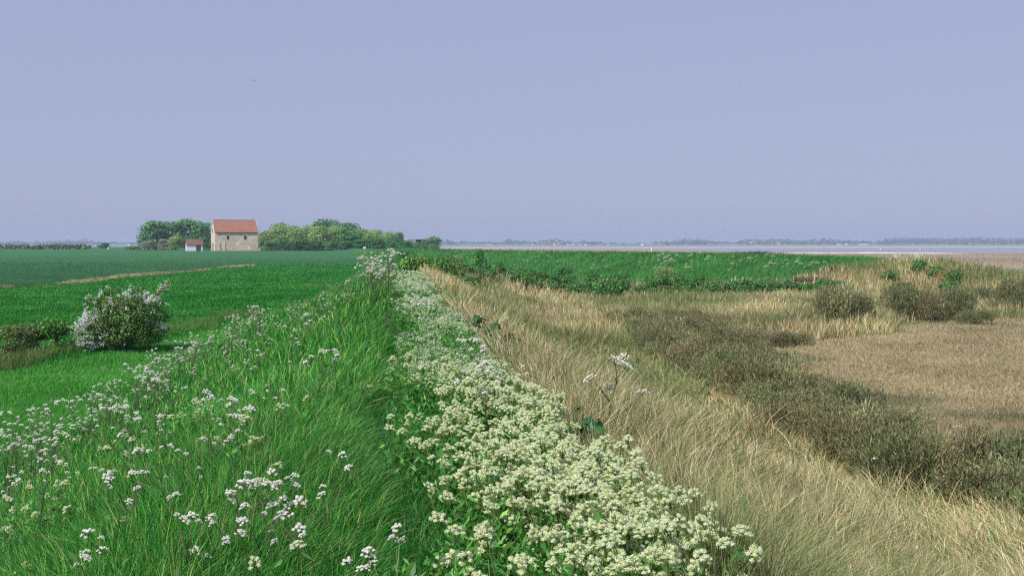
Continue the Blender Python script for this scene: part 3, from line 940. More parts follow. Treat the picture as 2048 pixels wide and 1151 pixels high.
M_PINK = plain_mat('red_roof', C(196, 120, 92), .9, .1); M_WALL = plain_mat('cream_wall', C(222, 210, 196), .9, .1)
gc = 'white caravans along the far shore'
for px, py, w, h in [(977, 490.5, 5, 2), (984, 491, 3, 2), (1003, 492, 4, 2), (1013, 495, 5, 2.5), (1065, 489.5, 3, 2), (1110, 491, 5, 2.5), (1116, 492, 3, 2), (1135, 490.5, 5, 2.5), (1142, 491, 4, 2), (1147, 490, 3, 2), (1161, 489.8, 4, 2.2), (1171, 491, 5, 2.4), (1216, 490, 3, 2), (1240, 493.5, 6, 2.2), (1248, 493, 5, 2.2), (1262, 493.5, 4, 2.2), (1270, 493, 5, 2.4), (1345, 493, 4, 2), (1390, 494, 5, 2), (1400, 494.3, 5, 2)]:
    far_building(px, py, w, h, 3690 + rng.uniform(0, 120), M_WHITE, M_WHITE, 'far_caravan', 'tiny white caravan in the row along the far shore', 'caravan', gc)
for px, py, w, h in [(40, 491.5, 5, 2.5), (57, 491.7, 4, 2), (66, 492, 5, 2.4), (105, 492.2, 6, 2.2), (116, 492.5, 5, 2), (169, 491.5, 3, 2), (192, 490, 3, 1.5)]:
    far_building(px, py, w, h, 3720, M_WHITE, M_WHITE, 'far_caravan', 'tiny white caravan showing above the far left hedge', 'caravan', 'white caravans above the left hedge')
for px, py, w, h, lab in [(174.5, 492.5, 7, 3.2, 'brightest white shed above the left hedge, near the walking person'), (258, 492.5, 6, 3.5, 'white shed on the far shore just left of the chapel copse'),
                          (1284, 491.5, 5, 4, 'taller white house among the caravans near the marker post'),
                          (1678, 492, 10, 3.6, 'white shed on the far shore, left of the three sheds before the water'), (1692, 490.5, 7, 3, 'middle white shed of the three before the water'), (1725, 491.3, 17, 3.6, 'longest white shed of the three on the far shore')]:
    far_building(px, py, w, h, 3700, M_WHITE, M_WHITE, 'far_shed', lab, 'shed')
for px, py, w, h, lab in [(1092, 487, 22, 4, 'long red-roofed building among far trees, left one'), (1116, 487, 18, 4, 'long red-roofed building among far trees, right one'), (1300, 489.5, 12, 3, 'red-roofed house on the far shore above the marker post'), (1318, 490, 8, 3, 'small red-roofed house on the far shore right of the marker post'),
                          (1504, 484, 9, 3.4, 'red-roofed house among far trees above the sea wall'), (1525, 485, 8, 3.4, 'red-roofed house right of the far tree clump'), (1555, 484.5, 8, 3, 'last red-roofed house among far trees to the right')]:
    far_building(px, py, w, h, 3960, M_WALL, M_PINK, 'far_house', lab, 'house')

# ------------------------------------------------------------------ concrete revetment
M_CONC = noise_mat('old_concrete', [(.3, C(92, 88, 76)), (.7, C(136, 130, 114))], scale=1.2, detail=8, bump=.4, bscale=6)
rv = empty('concrete_revetment', (0, 0, 0)); tag(rv, 'low old concrete revetment half hidden under leafy plants', 'wall')
path_ = np.array([(-4.6, 67.0), (-2.2, 70.6), (1.8, 74.6), (7, 77.0), (12.5, 78.3), (17, 79.4), (20.5, 80.2), (23.5, 81.3)])
for i in range(len(path_) - 1):
    a, c = path_[i], path_[i + 1]; L_ = np.linalg.norm(c - a); ang = math.atan2(c[1] - a[1], c[0] - a[0]); mid = (a + c) / 2
    zt = Hs(mid[0], mid[1] + 1.6) - .32
    b = MB(); b.box((mid[0], mid[1], zt - .55), (L_ - .06, .28, 1.3), ang); b.box((mid[0], mid[1] - .02, zt + .15), (L_ - .02, .5, .16), ang)
    b.build('slab', M_CONC, rv)

# ------------------------------------------------------------------ scatter helpers
def scatter(n, y0, y1, p, mask, spread=.53, side=1.2):
    """points denser near the viewer's end of a zone (a level-of-detail choice)"""
    out = []
    got = 0; tries = 0
    while got < n and tries < 60:
        k = int(n * 1.6)
        r = rng.random(k)
        y = (y0 ** (1 - p) + r * (y1 ** (1 - p) - y0 ** (1 - p))) ** (1 / (1 - p))
        x = rng.uniform(-spread, spread, k) * y + rng.uniform(-side, side, k)
        m_ = mask(x, y); out.append(np.stack([x[m_], y[m_]], 1)); got += int(m_.sum()); tries += 1
    o = np.concatenate(out)[:n]
    return o[:, 0], o[:, 1], H(o[:, 0], o[:, 1])


def grass(name, n, y0, y1, p, mask, h, w, cols, wts, lean0, leanv, mat, wref=7.0, label=None, cat=None, wp=.9, bend=1.9, hfun=None, cfun=None, amt=.16, patch=.25):
    x, y, z = scatter(n, y0, y1, p, mask); n = len(x)
    pn = fbm(x * .45, y * .3, 31, 3); pn2 = fbm(x * 1.3 + 9, y * .8, 57, 2)
    hh = h * (.6 + .8 * rng.random(n)) * (.75 + .5 * pn2)
    if hfun is not None: hh = hh * hfun(x, y)
    ww = w * np.maximum(1, y / wref) ** wp * (.7 + .6 * rng.random(n))
    lx = lean0[0] + leanv * rng.normal(0, 1, n) + .7 * leanv * (fbm(x * .35, y * .25, 77) - .5) * 4
    ly = lean0[1] + leanv * rng.normal(0, 1, n) + .6 * leanv * (fbm(x * .35, y * .25, 99) - .5) * 4
    c = mixcols(cols, wts, n, amt) * (1 + patch * (pn - .5) * 2)[:, None]
    if cfun is not None: c = cfun(x, y, c)
    b = MB(); b.blades(np.stack([x, y, z], 1), hh, ww, np.stack([lx, ly], 1), bend, np.clip(c, .003, .9))
    o = b.build(name, mat)
    tag(o, label, cat, kind='stuff')
    return o


Gd, Gm, Gl, Gy = C(30, 98, 28), C(46, 130, 36), C(92, 170, 66), C(156, 178, 96)
T1, T2, T3, Tg = C(194, 178, 136), C(158, 144, 102), C(216, 202, 164), C(108, 138, 70)
UVm = lambda f: (lambda x, y: f(*uv(x, y)))


def lush(u, v):
    return (v > -6.9) & (v < pathv(u) - .16) & (u < 60)


def lush_h(x, y):
    u, v = uv(x, y)
    return 0.75 + .55 * np.exp(-((v + 1.0) / .8) ** 2) - .25 * sstep(-5, -7, v)


grass('lush_grass', 230000, 2.6, 60, 1.72, UVm(lush), .25, .0048, [Gd, Gm, Gl, Gy], [4.2, 3.6, 1.9, 1.2], (.30, .06), .46, M_GRASS, amt=.26, label='long lush green grass on the left slope of the embankment', cat='grass', hfun=lush_h, wp=.92)
grass('path_grass', 24000, 2.6, 56, 1.7, UVm(lambda u, v: (np.abs(v - pathv(u)) < .42) & (u < 57)), .18, .0052, [Gd, Gm, C(84, 122, 60)], [3, 3, 1], (.15, .1), .55, M_GRASS, label='short trodden grass along the footpath', cat='grass')
grass('berm_grass', 60000, 16, 66, 1.6, lambda x, y: (uv(x, y)[1] < -6.2) & (x > np.interp(y, FE_Y, FE_X)), .13, .007, [C(48, 130, 36), C(62, 142, 42), C(104, 160, 66)], [3, 3, 1.4], (.2, .1), .35, M_GRASS, wref=16, label='short green grass on the berm below the embankment', cat='grass')
grass('crop', 110000, 24, 192, 1.65, m_field, .17, .012, [C(24, 108, 24), C(38, 130, 30), C(70, 152, 48)], [3, 3, 1], (.1, 0), .45, M_GRASS, wref=22, wp=.95, label='low vivid green crop covering the near field', cat='crop',
      cfun=lambda x, y, c: c + (np.array([C(120, 128, 74)]) - c) * (sstep(.66, .8, fbm(x * .11, y * .07, 41)) * .6)[:, None])
grass('wheat', 70000, 88, 300, 1.5, lambda x, y: m_wheat(x, y) & (rng.random(np.shape(x)) < sstep(300, 150, y)), .17, .014, [C(50, 104, 62), C(58, 112, 68), C(46, 98, 58)], [3, 3, 2], (.1, 0), .3, M_GRASS, wref=80, amt=.08, label='blue-green young wheat covering the far field', cat='crop')


def dry_zone(x, y):
    u, v = uv(x, y)
    inner = 1.30 + .3 * (fbm(u * .6, v * 0, 5) - .5)
    front = y < np.interp(x, FR_X, FR_Y)
    return (v > inner) & front & ~m_marsh(x, y) & ~((v > belt_c(u) - belt_w(u) - .2) & (y < 50) & (v < belt_c(u) + belt_w(u)) & (u < 52) & (vnoise(x * .55, y * .45, 6) < .74) & (vnoise(x * 2.1, y * 1.7, 7) < .66))


def dry_c(x, y, c):
    u, v = uv(x, y)
    g = np.maximum(sstep(.45, .66, fbm(x * .33 + 3, y * .2, 63)) * .7, .5 * (rng.random(len(x)) < .3 * sstep(16, 6, y)))
    return c + (np.array([C(96, 124, 70)]) * rng.uniform(.6, 1.35, (len(x), 1)) - c) * g[:, None]


grass('dry_grass', 130000, 3.2, 46, 1.7, dry_zone, .40, .0044, [T1, T2, T3, Tg], [3.2, 2.2, 2.8, 2.9], (-.16, .08), .60, M_DRY, label='tall tan dry grass on the seaward slope of the embankment', cat='grass', hfun=lambda x, y: .7 + .75 * sstep(.35, .7, fbm(x * 1.1, y * .9, 201)), cfun=dry_c, amt=.26, bend=1.7, patch=.45)
grass('dry_grass', 75000, 40, 92, 1.3, dry_zone, .62, .007, [T1, T2, T3, Tg], [3.4, 2.4, 1.8, 1.6], (.05, .0), .28, M_DRY, wref=12, label='tall tan dry grass on the flat and bank towards the sea wall end', cat='grass', cfun=dry_c, amt=.26, bend=1.7, patch=.45)
# lower green growth among the dry stems
grass('green_undergrowth', 30000, 3.2, 86, 1.5, dry_zone, .19, .008, [C(84, 120, 62), C(104, 130, 74), C(70, 104, 56)], [3, 2, 2], (0, 0), .5, M_GRASS, label='low green undergrowth between the dry grass stems', cat='grass')


def marsh_near(x, y):
    return m_marsh(x, y) & (y < 62)


def marsh_c(x, y, c):
    n = len(x)
    g = np.maximum(sstep(27, 18, y) * .85 * sstep(.25, .5, fbm(x * .3, y * .3, 15)), .85 * sstep(.52, .66, fbm(x * .16, y * .34, 115)))
    c = c + (C(112, 118, 84) * rng.uniform(.75, 1.2, (n, 1)) - c) * g[:, None]
    p = .45 * sstep(.5, .68, fbm(x * .22 + 40, y * .4, 116))
    return c + (C(170, 152, 122) * rng.uniform(.8, 1.2, (n, 1)) - c) * p[:, None]


grass('marsh_grass', 85000, 13, 62, 1.45, marsh_near, .12, .0085, [C(170, 154, 120), C(154, 142, 110), C(186, 170, 136), C(136, 136, 98)], [3, 3, 1.2, 1.8], (-.1, 0), .5, M_DRY, wref=18, amt=.1, patch=.5, label='short bleached grass on the flat salt marsh', cat='grass', cfun=marsh_c)
grass('mudflat_plants', 26000, 62, 520, 1.25, lambda x, y: m_marsh(x, y) & (H(x, y) > -1.0) & (fbm(x * .05, y * .02, 141) > .36), .22, .03, [C(150, 138, 108), C(126, 122, 94), C(172, 156, 128), C(112, 116, 84)], [3, 2, 2, 1.4], (.1, 0), .4, M_DRY, wref=60, label='low sparse salt plants on the distant mudflat', cat='plants')
grass('sea_wall_grass', 46000, 85, 300, 1.2, lambda x, y: ~m_marsh(x, y) & ~m_field(x, y) & ~m_wheat(x, y) & (x > -45) & (ridge(x, y, W2, 1, 4.3, 3.5) > .0), .42, .03, [C(38, 114, 34), C(50, 128, 42), C(86, 146, 62)], [3, 3, 1.2], (.5, .1), .2, M_GRASS, wref=80, label='rich green grass on the distant sea wall', cat='grass', patch=.5)
grass('hollow_grass', 16000, 58, 200, 1.3, lambda x, y: ~m_marsh(x, y) & ~m_field(x, y) & ~m_wheat(x, y) & ~dry_zone(x, y) & (x > -40), .35, .02, [C(60, 118, 54), C(96, 128, 70), C(140, 134, 88)], [3, 2, .8], (.2, .1), .3, M_GRASS, wref=60, label='mixed green grass in the hollow behind the revetment', cat='grass')
# tan strip between the two crops, with weeds
def strip_mask(x, y):
    return (np.abs(x + 43.4 + .9 * np.sin(y * .16)) < .6 + .4 * np.sin(y * .3) + .35 * np.sin(y * .11)) & (y < 181)


grass('field_strip', 12000, 84, 182, 1.2, strip_mask, .30, .022, [C(176, 164, 132), C(150, 138, 104), C(112, 134, 80), C(200, 202, 160)], [2.6, 2.6, 2, 1], (.1, 0), .25, M_DRY, wref=60, label='tan strip of dead grass dividing the crop from the wheat', cat='grass')


def ditch_mask(x, y):
    e = np.interp(y, FE_Y, FE_X)
    return (np.abs(x - e + 1.1) < .8 + .5 * np.sin(y * .8)) & (y < 62)


grass('ditch_grass', 12000, 20, 62, 1.4, ditch_mask, .36, .009, [C(176, 152, 110), C(120, 124, 72), C(84, 118, 58), C(100, 92, 60)], [.7, 2.2, 4.2, .8], (.2, 0), .3, M_DRY, wref=20, label='rough dry grass along the edge of the near field', cat='grass',
      cfun=lambda x, y, c: c + (np.array([C(70, 124, 48)]) * rng.uniform(.7, 1.3, (len(x), 1)) - c) * (.3 + .5 * sstep(36, 42, y))[:, None])

# ------------------------------------------------------------------ shrubs by the field edge
WH = C(236, 234, 238)


def hawthorn():
    X, Y, Z = G(248, 702)
    k = Y / F
    o = tag(empty('hawthorn_bush', (X, Y, Z)), 'hawthorn bush with white blossom on its left side, alone at the field edge', 'bush')
    W_, H_ = 172 * k, 119 * k
    tr = MB()
    for i in range(9):
        a = rng.uniform(0, 2 * PI); e = np.array([math.cos(a) * W_ * .32, math.sin(a) * W_ * .3, H_ * rng.uniform(.5, .85)])
        tr.tube([(rng.normal(0, .08), rng.normal(0, .08), -.1), e * .5 + np.array([0, 0, .1]), e], [.06, .04, .012], n=5)
    shoot = [np.array([W_ * .25, 0, H_ * .78]), np.array([W_ * .40, -.1, H_ * .95]), np.array([W_ * .55, -.1, H_ * 1.15])]
    tr.tube(shoot, [.02, .014, .006], n=5)
    tr.build('branches', M_BARK, o)
    lobes = []
    spec = [(-.30, .30, .20, .24), (-.22, .55, .22, .26), (-.12, .78, .2, .2), (.0, .30, .28, .28), (.02, .6, .28, .28), (.10, .84, .2, .17), (.2, .42, .24, .3), (.27, .66, .2, .22), (.3, .25, .16, .2), (.2, .85, .14, .14), (-.36, .45, .12, .12), (-.38, .18, .12, .12), (.36, .5, .12, .13), (.44, .36, .07, .08), (-.28, .86, .12, .12), (.46, .6, .07, .08), (-.46, .33, .08, .09), (-.12, 1.0, .09, .08), (.16, 1.02, .08, .08), (.38, .8, .08, .09)]
    for (fx, fz, rx, rz) in spec:
        for yy in (-.22, .22):
            lobes.append((fx * W_, yy * W_ * rng.uniform(.4, 1), fz * H_, rx * W_ * .8, rx * W_ * .9, rz * H_ * .8))
    b = MB()
    cols = [C(74, 116, 40), C(98, 136, 50), C(50, 88, 32), C(120, 148, 70)]
    p, d = crown(b, 19000, lobes, .064, cols, [3, 2, 2, .6], .75, .1, .6, .14)
    t = rng.random(260); ps = shoot[0] + (shoot[2] - shoot[0]) * t[:, None] + rng.normal(0, .06, (260, 3))
    a = rand_unit(260); b.kites(ps, a, unit(np.cross(a, rand_unit(260))), .09, .06, jitter(C(112, 146, 62), 260))
    b.build('foliage', M_LEAF, o)
    f = MB()
    wgt = (sstep(-.02 * W_, -.40 * W_, p[:, 0] + .30 * (p[:, 2] - .25 * H_)) * .36 + .05 * sstep(.6 * H_, .95 * H_, p[:, 2]) + .006) * (.3 + 1.4 * sstep(.4, .62, fbm(p[:, 0] * 2.2, p[:, 2] * 2.2 + p[:, 1], 88)))
    out_ = (np.sum((p - p.mean(0)) * d, 1) > 0) & (rng.random(len(p)) < wgt * .8)
    c0 = p[out_] + d[out_] * .09
    c0 = np.concatenate([c0, shoot[0] + (shoot[2] - shoot[0]) * (rng.random((46, 1)) ** .6) + rng.normal(0, .05, (46, 3))])
    # arching sprays on the left side and right side
    for (sx, sz, ex, ez) in [(-.38, .22, -.52, .25), (-.36, .38, -.54, .46), (-.3, .6, -.44, .62), (.3, .5, .52, .42), (.25, .85, .42, .9), (-.32, .12, -.5, .16)]:
        t = rng.random((26, 1)); c0 = np.concatenate([c0, np.array([sx * W_, -.2, sz * H_]) + t * np.array([(ex - sx) * W_, 0, (ez - sz) * H_]) + rng.normal(0, .045, (26, 3))])
    n = len(c0)
    rep = 7
    cc_ = np.repeat(c0, rep, 0) + rng.normal(0, .04, (n * rep, 3))
    nr = unit(rand_unit(n * rep) + np.array([-.3, -.5, .7])); a = unit(np.cross(nr, rand_unit(n * rep)))
    f.kites(cc_, a, unit(np.cross(nr, a)), .045, .042, np.clip(jitter(WH, n * rep, .05, .01), 0, .9))
    f.build('blossom', M_FLOWER, o)
    return o


hawthorn()


def leafy_bush(name, X, Y, Z, w, h, n, size, cols, wts, label, cat='bush', group=None, mat=M_LEAF, lob=12, seed=1, flowers=0, fcol=None, flat=1.0):
    o = tag(empty(name, (X, Y, Z)), label, cat, group)
    b = MB(); p, d = crown(b, n, lobes_for(w, h, lob, .0, seed, flat), size, cols, wts, .72, .1, .5, .14); b.build('foliage', mat, o)
    t = MB()
    for i in range(6):
        a = rng.uniform(0, 6.28); e = np.array([math.cos(a) * w * .28, math.sin(a) * w * .28, h * .7])
        t.tube([(0, 0, -.1), e * .5 + np.array([0, 0, .05]), e], [.03, .02, .008], n=4)
    t.build('stems', M_BARK, o)
    if flowers:
        i = rng.choice(len(p), flowers); c0 = np.repeat(p[i] + d[i] * size * .6, 6, 0) + rng.normal(0, size * .35, (flowers * 6, 3))
        nr = unit(rand_unit(len(c0)) + np.array([0, -.4, .8])); a = unit(np.cross(nr, rand_unit(len(c0))))
        f = MB(); f.kites(c0, a, unit(np.cross(nr, a)), size * .5, size * .45, np.clip(jitter(fcol, len(c0), .06, .02), 0, .9)); f.build('flowers', M_FLOWER, o)
    return o


for (px, py, wp_, hp_, cols, lab, nm) in [
    (108, 704, 92, 66, [C(84, 134, 54), C(104, 152, 66), C(60, 104, 44)], 'bright green bush at the field edge left of the hawthorn', 'leafy_bush'),
    (26, 714, 90, 62, [C(112, 108, 64), C(96, 118, 58), C(82, 116, 52)], 'brownish bramble at the left edge of the photo by the field', 'bramble_bush'),
    (62, 704, 66, 56, [C(88, 116, 56), C(104, 120, 66), C(70, 96, 48)], 'dull green bramble between the brown bramble and the bright bush', 'bramble_bush')]:
    X, Y, Z = G(px, py); k = Y / F
    leafy_bush(nm, X, Y, Z, wp_ * k, hp_ * k, 2600, .075, cols, [2, 2, 1.3], lab, seed=int(px), lob=14)
# dense thicket on the crest where the embankment bends
YB = 56.5
for (px, yb, yt, wp_, cols, lab, sd) in [
    (835, 553, 515, 74, [C(92, 140, 48), C(116, 158, 62), C(64, 110, 40)], 'dense yellow-green bramble thicket at the bend of the embankment, left half', 11),
    (885, 556, 517, 78, [C(84, 134, 48), C(112, 154, 60), C(58, 104, 38)], 'dense green bramble thicket at the bend, right half beside the dry grass', 12)]:
    X, Y, Z = AT(px, YB); k = YB / F
    h = EYE + (488 - yt) * k - Z
    leafy_bush('bramble_thicket', X, Y, Z, wp_ * k * 1.15, h * 1.05, 3600, .10, cols, [3, 2, 2], lab, 'thicket', seed=sd, lob=22, flowers=14, fcol=C(226, 226, 204))

# ------------------------------------------------------------------ leafy alexanders along the revetment
ax_cols = [C(70, 126, 54), C(94, 150, 68), C(52, 102, 44), C(120, 164, 88)]
AX = []
for v in range(5):
    b = MB(); p, d = crown(b, 1100, lobes_for(1.5, .85, 14, -.1, 40 + v), .095, ax_cols, [3, 2, 2, .8], .8, .25, .45, .15)
    i = rng.choice(len(p), 10); c0 = np.repeat(p[i] + np.array([0, -.05, .06]), 7, 0) + rng.normal(0, .035, (70, 3))
    f = MB(); nr = unit(rand_unit(70) * .5 + np.array([0, -.3, 1])); a = unit(np.cross(nr, rand_unit(70)))
    f.kites(c0, a, unit(np.cross(nr, a)), .05, .05, np.clip(jitter(C(206, 214, 150), 70, .08, .03), 0, .9))
    m1 = b.mesh('foliage'); m1.materials.append(M_LEAF); m2 = f.mesh('flowers'); m2.materials.append(M_FLOWER)
    AX.append((m1, m2))


def alex(X, Y, s, v, label, group, fl=True, zs=1.0):
    o = tag(empty('leafy_plant', (X, Y, Hs(X, Y) - .05), rng.uniform(0, 6.28), (s, s, s * zs)), label, 'plant', group)
    link('foliage', AX[v][0], o)
    if fl: link('flowers', AX[v][1], o)
    return o


for i in range(150):
    t = i / 149.0 * (len(path_) - 1.001); j = int(t); f_ = t - j
    c = path_[j] * (1 - f_) + path_[j + 1] * f_
    dens = 1.0 if t < 4.9 else (.85 if t < 5.6 else .5)
    if rng.random() > dens: continue
    off = rng.uniform(-2.4, .6) if t < 4.6 else rng.uniform(-1.9, -.8)
    X, Y = c[0] + rng.normal(0, .3), c[1] + off
    alex(X, Y, rng.uniform(.7, 1.3), i % 5, 'broad-leaved green plant in the growth smothering the low revetment', 'leafy plants along the revetment', rng.random() < .5, .85)
for (px, py, s, lab) in [(1218, 606, 1.7, 'clump of glossy leaves standing out in the dry grass below the revetment'), (1160, 596, 1.2, 'glossy leafy clump left of the lower one under the revetment'), (935, 588, 1.2, 'glossy leafy clump beside the dark start of the revetment')]:
    X, Y, Z = G(px, py); alex(X, Y, s, 1, lab, None, True, 1.0)
for (px, Y, s, zs, lab) in [(1808, 80, 1.3, .6, 'dark leafy mound left of the dip on the dry bank'), (1835, 84, 1.4, .7, 'largest leafy mound with cream flowers on the dry bank'), (1870, 82, 1.3, .8, 'leafy plant with cream flowers right of the largest mound'), (1906, 79, 1.05, 1.5, 'upright dark leafy bush at the right end of the dry bank'), (1782, 82, 1.3, .7, 'low leafy plant at the left of the mounds on the dry bank'), (1690, 86, 1.0, .8, 'small leafy plant at the right end of the revetment'), (1655, 84, .9, .8, 'small leafy plant beside the last bare revetment slab'), (1890, 78, 1.2, .7, 'low leafy plant before the upright bush at the end of the bank')]:
    X = (px - 1024) / F * Y
    alex(X, Y, s, int(px) % 5, lab, None, True, zs)

# tan reed tuft at the end of the bank
X, Y, Z = AT(1885, 81)
b = MB(); n = 900
bx_ = rng.normal(X, .3, n); by_ = rng.normal(Y, .3, n)
b.blades(np.stack([bx_, by_, H(bx_, by_)], 1), rng.uniform(.6, 1.15, n), np.full(n, .02), np.stack([.45 + rng.normal(0, .12, n), rng.normal(0, .12, n)], 1), 1.5, mixcols([C(174, 152, 112), C(150, 130, 92)], [1, 1], n))
tag(b.build('reed_tuft', M_DRY), 'leaning orange-tan reed tuft beside the upright bush at the bank end', 'reeds')

# ------------------------------------------------------------------ sea-blite shrubs
SB = []
sb_cols = [C(128, 130, 92), C(108, 118, 82), C(130, 116, 86), C(98, 118, 80), C(150, 142, 110)]
for v in range(6):
    n = 4200; w, h = 1.9, .85
    lob = lobes_for(w, h, 13, -.05, 70 + v, .9)
    p, d, idx = crown_points(n, lob, .35)
    k = p[:, 2] > .02; p, d, idx = p[k], d[k], idx[k]; n = len(p)
    a = unit(d * np.array([.7, .7, .3]) + rng.normal(0, .35, (n, 3)) + np.array([0, 0, 1.0]))
    sd = unit(np.cross(a, rand_unit(n)))
    wt = [[3, 2.5, .6, 2.6, .7], [1.8, 1.4, 3, 1.0, 1.2], [3.5, 1.5, .8, 1, 1.6], [2, 3, .6, 3, .3], [2, 1, 2, .8, 2.4], [3, 2, 1, 2, .8]][v]
    lv = np.exp(rng.normal(0, .16, (len(lob), 1)))[idx]
    b = MB(); b.kites(p, a, sd, rng.uniform(.06, .15, n), rng.uniform(.012, .03, n), np.clip(mixcols(sb_cols, wt, n, .22) * lv, .002, .9))
    # upright sprigs breaking the outline
    q = p[rng.choice(n, 260)] ; q = q[q[:, 2] > h * .55]
    for s_ in q[:110]:
        m_ = 9; t = np.linspace(0, 1, m_)[:, None]; dirn = unit(np.array([rng.normal(0, .25), rng.normal(0, .25), 1.0]))
        c_ = s_ + dirn * t * rng.uniform(.1, .24) + rng.normal(0, .012, (m_, 3))
        aa = unit(dirn + rng.normal(0, .5, (m_, 3))); b.kites(c_, aa, unit(np.cross(aa, rand_unit(m_))), .055, .016, mixcols(sb_cols, wt, m_, .2))
    t = MB()
    for i in range(14):
        an = rng.uniform(0, 6.28); e = np.array([math.cos(an) * w * .33 * rng.random(), math.sin(an) * w * .33 * rng.random(), h * rng.uniform(.5, .8)])
        t.tube([(e[0] * .3, e[1] * .3, -.05), e * .6, e], [.014, .01, .005], C(96, 80, 62), n=4)
    m1 = b.mesh('foliage'); m1.materials.append(M_SHRUB); m2 = t.mesh('stems'); m2.materials.append(M_STEM)
    SB.append((m1, m2))


def seablite(X, Y, s, v, label, group=None, zs=1.0):
    o = tag(empty('sea_blite_shrub', (X, Y, Hs(X, Y) - .03), rng.uniform(0, 6.28), (s, s, s * zs)), label, 'shrub', group)
    link('foliage', SB[v][0], o); link('stems', SB[v][1], o)


u = 9.0; k = 0
while u < 50:
    c, w = float(belt_c(u)), float(belt_w(u))
    m_ = max(2, int(round(2 * w / 1.0)))
    for j in range(m_):
        v = c - w + (j + .5) * 2 * w / m_ + rng.normal(0, .22); uu = u + rng.normal(0, .35)
        X = uu * DX + v * DY; Y = uu * DY - v * DX
        if vnoise(np.array([X * .55]), np.array([Y * .45]), 6)[0] > .77: continue
        if u > 40 and v < c - w * .2 and rng.random() < .3: continue
        seablite(X, Y, rng.uniform(.72, 1.05) * (1 if u > 14 else .95), int(rng.integers(0, 6)), 'olive-brown sea-blite shrub in the belt between dry grass and salt marsh', 'sea-blite shrubs of the belt', rng.uniform(.85, 1.28)); k += 1
    u += 1.05 + u * .012
for (px, py, s, zs, lab) in [
    (1670, 656, 1.3, 1.7, 'tall olive shrub at the far edge of the marsh, left of the other clumps'), (1712, 652, 1.2, 1.5, 'olive shrub touching the right side of the tall one at the marsh edge'),
    (1812, 640, 1.5, 1.35, 'dark shrub at the left end of the long clump beyond the marsh'), (1858, 642, 1.5, 1.2, 'dark shrub in the middle of the long clump beyond the marsh'), (1905, 640, 1.5, 1.25, 'dark shrub right of the middle of the long clump'), (1950, 648, 1.0, .8, 'low shrub ending the long clump on its right'),
    (1770, 650, .9, .6, 'low brown shrub filling the gap before the long clump'), (1980, 612, 1.2, 1.1, 'small dark shrub set back in the dry grass at right'), (2040, 626, 1.5, 1.5, 'large dark shrub cut by the right edge of the photo'), (2075, 620, 1.5, 1.4, 'dark shrub just beyond the right edge clump'),
    (1510, 692, .9, .8, 'low shrub left of the pale dead twigs'), (1562, 694, .9, .8, 'low shrub right beside the pale dead twigs'), (1600, 690, .8, .7, 'last low shrub reaching toward the marsh beside the twigs')]:
    X, Y, Z = G(px, py); seablite(X, Y, s, int(px) % 6, lab, None, zs)
b = MB(); x, y, z = scatter(90, 14, 30, 1.3, lambda x, y: m_marsh(x, y) & (fbm(x * .5, y * .5, 131) > .5) & (x > 8))
n = len(x)
for rep in range(4):
    nr = unit(np.array([-.2, -.5, 1.0]) + rng.normal(0, .4, (n, 3))); ax = unit(np.cross(nr, rand_unit(n)))
    b.kites(np.stack([x + rng.normal(0, .03, n), y + rng.normal(0, .03, n), z + .1 + rng.normal(0, .02, n)], 1), ax, unit(np.cross(nr, ax)), .028, .026, np.clip(jitter(C(226, 222, 214), n, .08, .02), 0, .9))
tag(b.build('campion_flowers', M_FLOWER), 'sparse tiny white flowers low on the grey-green marsh near the right edge', 'wildflowers', kind='stuff')
# bleached twigs
X, Y, Z = G(1535, 676)
b = MB()
for i in range(6):
    e = np.array([rng.normal(0, .25), rng.normal(0, .15), rng.uniform(.35, .75)]); b.tube([(0, 0, 0), e * .5 + rng.normal(0, .04, 3), e], [.014, .01, .004], C(206, 200, 190), n=4)
tag(b.build('dead_twig', M_STEM, loc=(X, Y, Z)), 'bleached white dead twigs poking out between low shrubs', 'twigs')

# ------------------------------------------------------------------ cow parsley
WF = C(250, 249, 238); ST = C(84, 70, 62); SG = C(112, 136, 74)


def dome(b, c, r, h, col):
    vs = []
    for q, z in ((1.0, -.15), (.78, .55)):
        for k in range(6):
            th = 2 * PI * (k + .5 * z) / 6; vs.append((c[0] + r * q * math.cos(th), c[1] + r * q * math.sin(th), c[2] + h * z))
    vs.append((c[0], c[1], c[2] + h))
    b.add(vs, [(k, (k + 1) % 6, 6 + (k + 1) % 6, 6 + k) for k in range(6)], [(6 + k, 6 + (k + 1) % 6, 12) for k in range(6)], col)


def umbel_mesh(r=.029, nu=10, nf=15, col=WF, name='umbel', green=SG):
    b = MB()
    for i in range(nu):
        a = i * 2.4; q = math.sqrt((i + .5) / nu)
        c = np.array([math.cos(a) * r * q, math.sin(a) * r * q, .024 * (1 - .9 * q * q)]) + rng.normal(0, .0035, 3)
        b.tube([(0, 0, -.012), c + np.array([0, 0, -.003])], [.0011, .0008], green, n=3)
        d = rand_unit(nf); d[:, 2] = abs(d[:, 2]); d = unit(d)
        cen = c + d * np.array([.0085, .0085, .007]) * rng.uniform(.9, 1.15, (nf, 1))
        dome(b, c, .0075, .0062, np.asarray(col) * .96)
        nr = unit(d + rng.normal(0, .25, (nf, 3))); ax = unit(np.cross(nr, rand_unit(nf)))
        b.kites(cen, ax, unit(np.cross(nr, ax)), rng.uniform(.006, .009, nf), rng.uniform(.005, .008, nf), np.clip(jitter(col, nf, .05, .012), 0, .92))
    m_ = b.mesh(name); m_.materials.append(M_FLOWER); return m_


UM = [umbel_mesh() for _ in range(4)]


